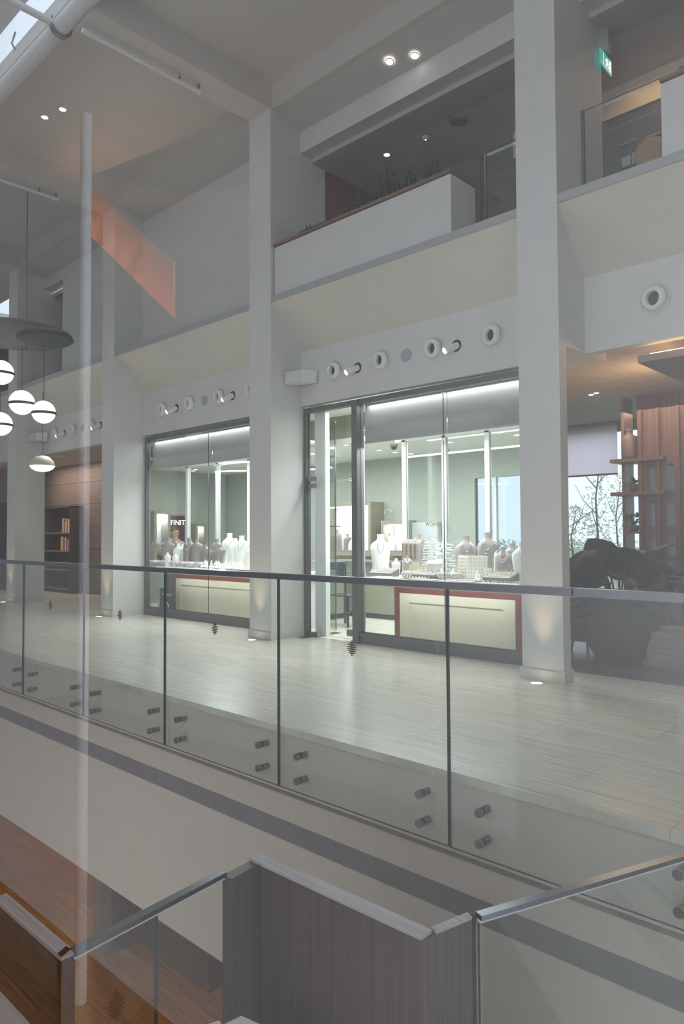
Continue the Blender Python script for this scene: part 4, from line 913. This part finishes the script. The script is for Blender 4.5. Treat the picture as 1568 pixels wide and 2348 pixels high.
# reflected shop name, built as pale letters on the back wall
pa = at(852, 1180, 9.98)
o = text('INFINITY', .125, (pa.x, 9.99, pa.z), (PI/2, 0, 0), pm('reflected_letters', '#dfe2dc', .4), 'reflected_name', None, 'LEFT'); tag(o, 'pale lettering standing in for the reflected shop name on the grey back wall', 'sign')
pa = at(930, 1300, 9.9); pb = at(1005, 1197, 9.9)
t = thing('workshop_counter', (pa.x, 9.9, 0), 'pale workshop screen with small gold lettering at the back of the shop', 'screen')
MB().box(pa.x+.1, pb.x, 9.88, 9.98, 0, pb.z).build('screen_panel', pm('pale_screen', '#c3c9cc', .5), t)
pa = at(975, 1206, 9.87); text('WORKSHOP', .085, (pa.x, 9.877, pa.z), (PI/2, 0, 0), M_gold, 'lettering', t, 'LEFT')
# glass showcase counter and side panel behind the display
def counter(x0, x1, y, label):
    t = thing('glass_counter', ((x0+x1)/2, y+.25, 0), label, 'counter', 'glass showcase counters inside the shop')
    MB().box(x0, x1, y, y+.5, .08, .62).build('counter_body', M_olive, t)
    MB().box(x0+.02, x1-.02, y+.02, y+.48, 0, .08).build('plinth', M_dark, t)
    MB().pane(x0, x1, y, y+.5, .62, .90, 'y').build('glass_case', [M_glass, M_edge], t)
    MB().box(x0, x1, y, y+.5, .90, .915).build('top_rim', pm('counter_top_glass', '#9aa5a2', .1), t)
    for k in range(7):
        xx = x0+(x1-x0)*(k+.5)/7; MB().lathe([(.03, 0), (.035, .05), (.015, .07), (.001, .072)], (xx, y+.2, .62)).build('jewellery_piece', M_bust_w, t)
counter(-8.75, -7.15, 8.7, 'glass-topped counter behind the right window display')
counter(-8.9, -8.0, 7.95, 'olive glass-topped counter seen through the shop door')
t = thing('side_table', (-8.0, 8.2, 0), 'low black-framed glass table just inside the shop door', 'table')
tx, ty = xat(793, 7.75), 7.75
t.location = (tx, ty, 0)
MB().box(tx-.22, tx+.22, ty-.2, ty+.2, .44, .455).build('table_top', M_black, t)
for sx in (-1, 1):
    for sy in (-1, 1): MB().box(tx+sx*.2-.012, tx+sx*.2+.012, ty+sy*.18-.012, ty+sy*.18+.012, 0, .44).build('leg', M_black, t)
# mirrored glass cabinet inside the door
cx0, cx1 = xat(733, 7.3), xat(770, 7.3)
t = thing('glass_cabinet', ((cx0+cx1)/2, 7.4, 0), 'tall glass cabinet with chrome edges just inside the shop door', 'cabinet')
MB().pane(cx0, cx1, 7.30, 7.31, .02, 2.95, 'y').build('pane', [glass('silvered_glass', (.80, .86, .82), 2.2), M_chrome], t)
for x in (cx0, xat(746, 7.3), cx1): MB().box(x-.006, x+.006, 7.285, 7.30, 0, 2.95).build('chrome_strip', M_chrome, t)
for z in (1.45, 2.45, .72): MB().box(cx0, cx1, 7.28, 7.40, z, z+.012).build('shelf', M_chrome, t)
# person behind the left display
p = atx(397, 1222, -12.4)
def person(px, py, X):
    base = atx(px, py, X); H = base.z+.11
    t = thing('person', (X, base.y, 0), 'person in a light blue shirt behind the left display, in front of the name board', 'person')
    y0 = base.y
    J = [('pelvis', (X, y0, .90), .145, -1), ('waist', (X, y0, 1.02), .125, 0), ('chest', (X+.02, y0, 1.16), .15, 1), ('neckb', (X+.04, y0, H-.30), .075, 2), ('neck', (X+.06, y0, H-.22), .055, 3),
         ('jaw', (X+.085, y0, H-.165), .062, 4), ('head', (X+.075, y0, H-.10), .083, 5), ('crown', (X+.07, y0, H-.05), .07, 6),
         ('shL', (X+.03, y0-.19, H-.33), .06, 3), ('elL', (X+.12, y0-.27, 1.0), .045, 8), ('wrL', (X+.33, y0-.20, .93), .032, 9), ('haL', (X+.40, y0-.16, .93), .026, 10),
         ('shR', (X+.03, y0+.19, H-.33), .06, 3), ('elR', (X+.12, y0+.27, 1.0), .045, 12), ('wrR', (X+.33, y0+.20, .93), .032, 13), ('haR', (X+.40, y0+.16, .93), .026, 14),
         ('hipL', (X, y0-.10, .82), .10, 0), ('knL', (X+.02, y0-.11, .46), .065, 16), ('anL', (X, y0-.11, .08), .045, 17), ('toL', (X+.14, y0-.12, .035), .032, 18),
         ('hipR', (X, y0+.10, .82), .10, 0), ('knR', (X+.02, y0+.11, .46), .065, 20), ('anR', (X, y0+.11, .08), .045, 21), ('toR', (X+.14, y0+.12, .035), .032, 22)]
    for hand, wy, sgn in ((11, y0-.16, 1), (15, y0+.16, -1)):
        for f in range(4):
            J.append(('f', (X+.475-.012*abs(f-1.4), wy+(.03-.02*f)*-1, .918), .0085, hand))
        J.append(('th', (X+.43, wy+sgn*.045, .935), .010, hand))
    def skin(sel, name, mat, grow, par, z=None):
        idx = {j: k for k, j in enumerate(sel)}; me = bpy.data.meshes.new(name)
        me.from_pydata([Vector(J[j][1])-Vector(t.location) for j in sel], [(idx[J[j][3]], idx[j]) for j in sel if J[j][3] in idx], [])
        o = bpy.data.objects.new(name, me); C.objects.link(o); o.parent = t; me.materials.append(mat)
        o.modifiers.new('skin', 'SKIN'); s = o.modifiers.new('sub', 'SUBSURF'); s.levels = s.render_levels = 2
        for k, j in enumerate(sel):
            r = J[j][2]*grow; wide = 1.35 if J[j][0] in ('pelvis', 'waist', 'chest') else 1.0
            me.skin_vertices[0].data[k].radius = (r, r*wide); me.skin_vertices[0].data[k].use_root = (k == 0)
        return o
    skin(list(range(len(J))), 'body', pm('skin', '#b58a72', .5), 1.0, t)
    skin([0, 1, 2, 3, 8, 9, 12, 13], 'shirt', pm('light_blue_shirt', '#8fa9bd', .8), 1.13, t)
    skin([0, 16, 17, 18, 20, 21, 22], 'trousers', M_dark, 1.12, t)
    c = Vector((X+.06, y0, H-.075)); m = MB(); m.sphere(c+Vector((-.015, 0, .012)), .088, 16, 10, sx=1, sy=.9, sz=.85); m.build('hair', pm('dark_cropped_hair', '#4a3d36', .8), t)
    f = Vector((X+.155, y0, H-.115))
    for s in (-1, 1):
        MB().sphere(f+Vector((-.008, s*.030, .012)), .010, 8, 6).build('eye', M_dark, t)
        MB().sphere(Vector((X+.07, y0+s*.083, H-.115)), .022, 8, 6, sx=.7, sy=.4).build('ear', pm('skin', '#b58a72'), t)
    MB().rings([[f+Vector((.0, -.010, -.022)), f+Vector((.0, .010, -.022)), f+Vector((.018, 0, -.02))], [f+Vector((-.006, -.005, .014)), f+Vector((-.006, .005, .014)), f+Vector((0, 0, .014))]]).build('nose', pm('skin', '#b58a72'), t)
    MB().box(f.x-.012, f.x+.0, y0-.022, y0+.022, f.z-.045, f.z-.039).build('mouth', pm('lip', '#8d5a50'), t)
person(397, 1222, -12.4)

# ------------------------------------------------------------------ reflected cafe, built as a real room behind the third bay
M_cafewall = pm('cafe_wall_taupe', '#8d817b', .8, var=.03)
CW = (-5.98, -2.4, .40, 3.0)
struct(MB().box(-6.3, CW[0], 11.5, 11.6, 0, 3.3).box(CW[1], 2.2, 11.5, 11.6, 0, 3.3).box(CW[0], CW[1], 11.5, 11.6, 0, CW[2]).box(CW[0], CW[1], 11.5, 11.6, CW[3], 3.3).build('wall_cafe_back', M_cafewall))
wf = struct(MB().box(CW[0], CW[0]+.05, 11.48, 11.62, CW[2], CW[3]).box(CW[1]-.05, CW[1], 11.48, 11.62, CW[2], CW[3]).box(CW[0], CW[1], 11.48, 11.62, CW[2], CW[2]+.05).box(-4.72, -4.68, 11.5, 11.6, CW[2], CW[3]).build('window_4', M_wframe))
struct(MB().pane(CW[0]+.05, CW[1]-.05, 11.54, 11.55, CW[2]+.05, CW[3], 'y').build('pane', [M_glass, M_edge], wf))
struct(MB().prism([(-3.3, 6.66, 3.15), (2.2, 6.66, 3.15), (2.2, 11.6, 3.15), (-6.2, 11.6, 3.15)], (0, 0, .1)).build('ceiling_cafe', pm('cafe_ceiling', '#a39a94', .8)))
t = thing('roller_blind', (-5.36, 11.4, 2.3), 'pale translucent roller blind half drawn over the cafe window', 'blind')
m_tb = blind_mat('translucent_blind', '#b9bbc2', '#d4d6dc', '#fff3fb', .93)
MB().box(-5.97, -4.76, 11.40, 11.404, 2.31, 3.08).build('fabric', m_tb, t)
MB().box(-5.97, -4.76, 11.392, 11.412, 2.285, 2.31).build('bottom_bar', M_dark, t)
MB().cyl((-5.97, 11.42, 3.10), (-4.76, 11.42, 3.10), .035, n=14).build('roller', M_gray, t)
# dropped ceiling panel with warm cove
t = thing('ceiling_raft', (-1.5, 7.9, 2.98), 'dropped brown ceiling raft with a warm glowing cove above the cafe', 'ceiling raft')
MB().box(-2.60, .6, 6.72, 9.2, 2.92, 2.985).build('raft_board', pm('raft_taupe', '#8d807a', .7), t)
MB().box(-2.5, .5, 6.76, 6.80, 2.986, 3.0).box(-2.56, -2.52, 6.8, 9.1, 2.986, 3.0).build('cove_strip', pm('cove_lamp', '#fff0d8', .5, emis=(1, .66, .34), estr=7), t)
# wooden shelf wall
M_shelf = wood('walnut_shelving', '#46302a', '#684a3c', .45, 'z')
SY = 9.5
t = thing('shelf_unit', (-3.0, SY, 0), 'tall walnut shelf wall with narrow see-through slots and jars on top', 'shelf unit')
xa, xb, xc = xat(1428, SY), xat(1472, SY), -2.0
m = MB()
for x in (xa, xb-.04): m.box(x, x+.04, SY, SY+.30, 0, 3.15)
m.build('upright', M_shelf, t)
slots = []
for p0, p1 in ((1488, 1503), (1530, 1549), (1576, 1596)): slots.append((xat(p0, SY), xat(p1, SY)))
rows = [(.12, .36), (.52, .82), (.98, 1.30), (1.42, 1.74), (1.86, 2.22)]
m = MB(); xs = [xb]+[v for s_ in slots for v in s_]+[xc]
for i in range(0, len(xs), 2): m.box(xs[i], xs[i+1], SY, SY+.30, 0, 3.15)
for a, b in slots:
    zz = [0]+[v for r in rows for v in r]+[3.15]
    for i in range(0, len(zz), 2): m.box(a, b, SY, SY+.30, zz[i], zz[i+1])
m.build('slotted_panel', M_shelf, t)
m = MB()
for x in (xb+.0, slots[0][1]+.05, slots[1][1]+.05): m.box(x, x+.03, SY-.05, SY, 0, 3.1)
m.build('fin', M_shelf, t)
x8 = xat(1408, SY)
for z in (1.88, 2.32): MB().box(x8, xat(1530, SY), SY-.10, SY+.34, z-.045, z).build('shelf_board', M_shelf, t)
for z in (.45, .90, 1.36): MB().box(xa+.04, xb-.04, SY, SY+.30, z-.03, z).build('inner_shelf', M_shelf, t)
for k, (px, r, h, l) in enumerate([(1446, .10, .40, 'tall dark jar on the upper projecting shelf, the front one of two'), (1465, .09, .32, 'dark jar half behind the taller one on the upper projecting shelf')]):
    o = MB().lathe([(.001, 0), (r*.9, 0), (r, .05), (r, h*.62), (r*.72, h*.78), (r*.45, h*.84), (r*.45, h*.93), (r*.52, h*.95), (r*.52, h), (.001, h)], (xat(px, SY+.05+.14*k), SY+.05+.14*k, 2.32), (0, 0, 1), 24).build('jar', pm('brown_stoneware', '#5a4a42', .5)); tag(o, l, 'jar')
def leafblade(m, base, direc, L, W, droop, seed=0, nseg=9, fold=.15, up=Z0):
    d = Vector(direc).normalized(); side = d.cross(up).normalized(); rows_ = []
    for i in range(nseg+1):
        s = i/nseg; c = Vector(base)+d*(L*s)+Vector((0, 0, -droop*L*s*s)); wv = W*math.sin(PI*min(1, s*.93+.07))**.75*(1-.25*s); n = side.cross(d).normalized()
        rows_.append((c-side*wv+n*wv*fold, c, c+side*wv+n*wv*fold))
    vs = [p for r in rows_ for p in r]; fs = []
    for i in range(nseg):
        for j in (0, 1): fs.append((3*i+j, 3*i+j+1, 3*i+j+4, 3*i+j+3))
    m.add(vs, fs, 0, True)
    return m
def solid(o, th=.004):
    s = o.modifiers.new('solid', 'SOLIDIFY'); s.thickness = th; return o
# small shelf plant
t = thing('potted_plant', (xat(1455, SY+.1), SY+.1, 1.88), 'small leafy plant in a dark pot on the lower projecting shelf', 'plant')
c = Vector(t.location); MB().lathe([(.001, 0), (.05, 0), (.065, .11), (.055, .11), (.05, .09)], c).build('pot', M_dark, t)
m = MB(); rr = random.Random(2)
for k in range(16): leafblade(m, c+Vector((0, 0, .10)), (rr.uniform(-1, 1), rr.uniform(-1, 1), rr.uniform(.4, 1.4)), rr.uniform(.10, .17), .03, .3)
solid(m.build('foliage', M_leaf, t), .002)
# hanging foliage plant on a middle shelf
t = thing('potted_plant', (xat(1455, SY+.1), SY+.1, 1.36), 'bushy trailing plant on the middle shelf of the walnut shelf wall', 'plant')
c = Vector(t.location); MB().lathe([(.001, 0), (.05, 0), (.06, .08), (.05, .08)], c).build('pot', M_dark, t)
m = MB()
for k in range(26): leafblade(m, c+Vector((rr.uniform(-.05, .05), 0, .08+rr.uniform(0, .15))), (rr.uniform(-1, 1), rr.uniform(-1, .6), rr.uniform(-.2, 1.0)), rr.uniform(.09, .15), .026, .4)
solid(m.build('foliage', M_leaf, t), .002)
# big planter with broad leaves
M_darkleaf = pm('dark_broad_leaf', '#1f1d1a', .35, var=.25, scale=5)
px_ = xat(1418, 7.45); c = Vector((px_, 7.45, .002))
t = thing('potted_plant', c, 'huge dark broad-leaved plant in a round charcoal planter at the cafe entrance', 'plant')
MB().lathe([(.001, 0), (.20, 0), (.30, .12), (.37, .30), (.40, .50), (.385, .66), (.36, .66), (.36, .60), (.001, .60)], c, (0, 0, 1), 40).build('planter_pot', pm('charcoal_planter', '#2e2b2a', .7), t)
rr = random.Random(11)
for k, (dx, dy, dz, L, W, z, dr) in enumerate([(-.4, -.9, .55, .62, .15, .95, .55), (-.5, -.9, .9, .60, .16, .85, .5), (-.2, -1, .9, .6, .17, .9, .5), (.5, -.8, .8, .62, .17, .85, .5), (.9, -.2, .8, .62, .16, .9, .5), (-.25, -1, .4, .55, .14, .8, .6), (-.5, -.8, .12, .50, .12, .62, .35), (.2, .6, 1.2, .6, .16, .9, .4), (-.3, -.3, 1.6, .50, .15, .9, .25), (.6, .4, 1.3, .55, .15, .95, .3), (.25, -.6, 1.5, .5, .16, .9, .3), (-.4, -.9, -.1, .42, .10, .60, .3), (1, -.6, .3, .6, .15, .75, .5), (-.2, .5, 1.3, .5, .15, .92, .5), (.8, -.7, 1.1, .6, .17, .9, .45)]):
    b0 = c+Vector((dx*.1, dy*.1, .60)); d = Vector((dx, dy, 0)).normalized(); b1 = c+Vector((dx*.22, dy*.22, z))
    m = MB(); m.tube([b0, b0.lerp(b1, .5)+Vector((0, 0, .04)), b1], .010, 6); lf = m.build('stem', M_darkleaf, t)
    m = MB(); leafblade(m, b1, (dx, dy, dz*.6), L*1.15, W*1.45, dr, fold=.2, up=Z0 if k % 2 else Vector((.5, -.7, .5))); solid(m.build('leaf', M_darkleaf, t))
# green round-leaved plant, nearer the edge
c = Vector((xat(1560, 7.1)+.24, 7.1, .002))
t = thing('potted_plant', c, 'green round-leaved plant reaching in at the right edge above the handrail', 'plant')
MB().lathe([(.001, 0), (.13, 0), (.17, .35), (.15, .35), (.15, .30), (.001, .30)], c, (0, 0, 1), 28).build('pot', M_dark, t)
for (px, py, W, L, dx, dz) in [(1506, 1326, .115, .21, -.9, -.25), (1476, 1318, .055, .19, -.35, .6), (1552, 1290, .10, .22, -.7, .5), (1590, 1330, .10, .2, .4, .3)]:
    tip = at(px, py, 7.15); d = Vector((dx, -.35, dz)).normalized(); b1 = tip-d*L*.5
    m = MB().tube([c+Vector((0, 0, .30)), c.lerp(b1, .5)+Vector((.04, 0, .45)), b1], .007, 6); m.build('stem', pm('leaf_stem', '#6d8048', .5), t)
    m = MB(); leafblade(m, b1, d, L, W, .12, fold=.12, up=Vector((.35, -1, .4))); solid(m.build('leaf', M_leaf, t))
# low stone bench, coffee table, tub chair
t = thing('stone_bench', (-2.2, 7.5, 0), 'low pale stone bench block at the cafe entrance, right edge', 'bench')
x0 = xat(1478, 7.35); MB().box(x0, -1.0, 7.35, 7.9, .002, .36).build('stone_block', pm('bench_travertine', '#8f8a80', .4, var=.1, stretch=(1, 1, 12), scale=3), t)
cx, cy = xat(1316, 8.9), 8.9
t = thing('coffee_table', (cx, cy, 0), 'low dark coffee table seen between the pillar and the broad-leaved plant', 'table')
MB().lathe([(.001, 0), (.30, 0), (.31, .015), (.30, .03), (.001, .03)], (cx, cy, .44), (0, 0, 1), 36).build('table_top', M_dark, t)
for a in (0.4, 2.5, 4.6): MB().cyl((cx+.2*math.cos(a), cy+.2*math.sin(a), .44), (cx+.26*math.cos(a), cy+.26*math.sin(a), .002), .018, .014, 10).build('leg', M_dark, t)
cx, cy = xat(1352, 8.0), 8.0
t = thing('tub_chair', (cx, cy, 0), 'low dark tub chair in front of the coffee table', 'chair')
m = MB(); R1 = []
for k in range(13):
    a = -.4+3.9*k/12; ca, sa = math.cos(a), math.sin(a)
    R1.append([Vector((cx+r*ca, cy+r*sa, z)) for r, z in ((.30, .12), (.34, .36), (.35, .58), (.31, .60), (.28, .56), (.27, .30))])
m.rings(R1, True).build('backrest', pm('slate_upholstery', '#45464c', .8), t)
MB().lathe([(.001, .12), (.28, .12), (.29, .30), (.26, .36), (.001, .37)], (cx, cy, 0), (0, 0, 1), 28).build('seat', pm('slate_upholstery', '#45464c'), t)
for a in (.6, 2.2, 3.8, 5.4): MB().cyl((cx+.2*math.cos(a), cy+.2*math.sin(a), .12), (cx+.23*math.cos(a), cy+.23*math.sin(a), .002), .016, n=10).build('leg', M_dark, t)
for k, (px, py) in enumerate([(1355, 905), (1367, 901)]):
    disc_light('downlight', atz(px, py, 3.15), .03, f'tiny square-looking cafe ceiling light, {["nearer the pillar", "nearer the cove"][k]} of the pair', 'downlight', 'cafe ceiling lights', ring=False)
# outside: lawn, hedge and olive trees
struct(MB().box(-60, 30, 11.8, 90, -.9, -.6).build('ground', pm('lawn', '#93a380', .9, var=.2, scale=2)))
M_olea = blind_mat('olive_foliage', '#9aa592', '#bcc5b0', '#c4cfb2', .5)
def tree(x, y, h, w_, n, label, seed, kind='olive_tree', mat=M_olea, lf=.11):
    r = random.Random(seed); t = thing(kind, (x, y, -.6), label, 'tree' if kind == 'olive_tree' else 'hedge')
    if kind == 'olive_tree':
        m = MB(); m.tube([(x, y, -.6), (x+.05, y, .3), (x-.03, y, h*.55), (x+.12, y, h*.85)], [.05, .035, .02, .006], 8)
        for k in range(4):
            a = r.uniform(0, 2*PI); z = h*r.uniform(.25, .7); m.tube([(x, y, z), (x+.5*w_*math.cos(a)*.6, y+.3*math.sin(a), z+.35), (x+w_*.5*math.cos(a), y+.4*math.sin(a), z+.75)], [.014, .009, .004], 6)
        m.build('trunk', pm('bark', '#6d645a', .9), t)
    m = MB()
    for k in range(n):
        u = r.random(); z = -.3+h*u if kind == 'olive_tree' else -.6+h*u; sp = w_*.5*((1-u)**.55*.95+.05) if kind == 'olive_tree' else w_*.5
        a = r.uniform(0, 2*PI); rad = sp*math.sqrt(r.random()); c_ = Vector((x+rad*math.cos(a)+.12*u, y+rad*math.sin(a)*(.8 if kind == 'olive_tree' else .2), z+.5*(1-u)*(kind == 'olive_tree')))
        d = Vector((r.uniform(-1, 1), r.uniform(-1, 1), r.uniform(-.6, 1))).normalized(); s_ = d.orthogonal().normalized(); L = lf*r.uniform(.6, 1.2)
        m.add([c_, c_+d*L*.5+s_*L*.16, c_+d*L, c_+d*L*.5-s_*L*.16], [(0, 1, 2, 3)])
    m.build('foliage', mat, t)
tree(xat(1370, 16), 16, 3.9, 1.1, 520, 'slender olive tree in the middle of the cafe window', 1)
tree(xat(1312, 17), 17, 2.3, 2.0, 700, 'low grey-green olive bush at the left of the cafe window', 2)
tree(xat(1415, 20), 20, 3.3, 1.3, 330, 'pale olive tree at the right of the cafe window', 3)
tree(xat(1360, 30), 30, 1.6, 26, 6000, 'distant grey-green hedge across the lawn', 4, 'hedge', blind_mat('far_hedge', '#8fa38a', '#a3b39a', '#b4c2a4', .5), .2)

# ------------------------------------------------------------------ bookcase bay and the bay beyond
M_joinery = wood('horizontal_joinery', '#6f625c', '#8a7c75', .55, 'x', 40, 1.5)
m = MB()
for k in range(6): m.box(-20, -13.4, 8.1, 8.14, .02+.52*k, .02+.52*(k+1)-.008)
struct(m.build('wall_joinery', M_joinery)); struct(MB().box(-20, -13.4, 8.14, 8.2, 0, 3.3).build('wall_joinery_back', M_dark))
struct(MB().prism([(-20, 6.66, 3.06), (-11.97, 6.66, 3.06), (-13.32, 7.95, 3.06), (-13.4, 8.14, 3.06), (-20, 8.14, 3.06)], (0, 0, .08)).build('ceiling_bookcase_bay', pm('bay_ceiling', '#c2b4a8', .8)))
#.build('ceiling_bookcase_bay', pm('bay_ceiling', '#c2b4a8', .8)))
x1 = xat(161, 7.75); x0 = x1-1.5
t = thing('bookcase', ((x0+x1)/2, 7.9, 0), 'dark wooden bookcase behind the farthest gallery pillar', 'bookcase')
m = MB().box(x0, x1, 8.05, 8.09, 0, 2.05).box(x0, x0+.04, 7.75, 8.05, 0, 2.05).box(x1-.04, x1, 7.75, 8.05, 0, 2.05).box(x0, x1, 7.75, 8.05, 2.01, 2.05); m.build('carcass', pm('dark_bookcase', '#4f3f38', .5), t)
zs = [.10, .55, 1.0, 1.43]
for z in zs: MB().box(x0+.04, x1-.04, 7.77, 8.05, z-.03, z).build('shelf', pm('pale_shelf', '#8d8175', .5), t)
bc = ['#c9a84a', '#e6e0cf', '#5b4a3a', '#d8c9a0', '#b7562f', '#e9e4da', '#7d6b58', '#d9b75a', '#efe9dc', '#8a4034']
x = x1-.05; k = 0
names = {'#c9a84a': 'mustard', '#e6e0cf': 'ivory', '#5b4a3a': 'dark brown', '#d8c9a0': 'sand', '#b7562f': 'rust', '#e9e4da': 'off-white', '#7d6b58': 'taupe', '#d9b75a': 'golden', '#efe9dc': 'cream', '#8a4034': 'brick red'}
for sh, z, n in ((1, 1.43, 10), (0, 1.0, 10)):
    x = x1-.05
    for j in range(n):
        w_ = R_.uniform(.035, .075); h_ = R_.uniform(.25, .33); col = bc[(j+3*sh) % 10]; x -= w_+.003
        bk = thing('book', (x, 7.85, z), f'{names[col]} book standing on the {"upper" if sh else "lower"} shelf of the bookcase', 'book', 'books in the bookcase')
        MB().box(x, x+w_, 7.80, 8.0, z+.001, z+h_).build('cover', pm('book_'+names[col].replace(' ', '_').replace('-', '_'), col, .6), bk)
        MB().box(x+.004, x+w_-.004, 7.803, 7.996, z+h_, z+h_+.002).build('pages', M_bust_w, bk)
struct(MB().box(-20, -17.7, 7.3, 7.4, 0, 2.2).build('wall_dark_screen', pm('plum_screen', '#3a3440', .7, var=.25, scale=4, stretch=(1, 1, 6))))
struct(MB().box(-20, -17.7, 7.32, 7.4, 2.2, 3.05).build('wall_beyond', M_cafewall))

# ------------------------------------------------------------------ glass wall in front of the camera and the room it stands in
g1 = struct(MB().add([(-9, .42, -3.2), (6, .42, -3.2), (6, .42, 7.0), (-9, .42, 7.0)], [(0, 1, 2, 3)]).build('window_5', glass('glass_wall', (.955, .96, .965), 2.0)))
M_room = pm('near_room_wall', '#b4b2b2', .8, var=.03)
struct(MB().box(-22, 8, -7.1, -7.0, -3.6, 7.0).build('wall_near_room', M_room))
struct(MB().box(-22, 8, -7.0, .40, 6.9, 7.0).build('ceiling_near_room', M_room))
struct(MB().box(-22, 8, -7.0, .40, -3.7, -3.6).build('floor_near_room', pm('near_room_floor', '#c9c7c6', .8)))
struct(MB().box(8, 8.1, -7.0, .42, -3.6, 7.0).build('wall_near_room_right', M_room)); struct(MB().box(-22.1, -22, -7.0, .42, -3.6, 7.0).build('wall_near_room_left', M_room))
area('near_room_fill', (5.5, -2.4, 2.6), (-9, -12, 2.0), 5, 6, 1250, (.90, .96, 1.0)).data.spread = math.radians(80)  # added unseen light, brightens the room so the pane reflects a pale veil
struct(MB().cyl((xat(192, 1.0)*3.4, .84-3.4, -3.6), (xat(192, 1.0)*3.4, .84-3.4, 5.6), .055, n=24).build('pillar_near_room', pm('near_column_white', '#c8c8d0', .3)))

# made-up panel, its shape and orange colour give the reflected wedge of warm light
VY = 5.2
pts = [at(x, y, VY) for x, y in ((207, 430), (207, 541), (396, 727), (396, 600))]
MB_s = MB().prism([(p.x, .84-VY, p.z) for p in pts], (0, -.04, 0))
struct(MB_s.build('wall_wedge_panel', pm('orange_wedge_paint', '#d08c62', .7)))
for q in ((218, 552), (252, 588), (286, 622), (320, 656), (354, 690), (388, 722)):
    p = at(q[0]-14, q[1]+22, VY); spot('wedge_fill_spot', (p.x, .84-VY+.30, p.z-.1), (p.x+.15, .84-VY, p.z+.65), 30, (1, .56, .32), 95, .9, .04)  # added spots without fixtures, they light the wedge panel
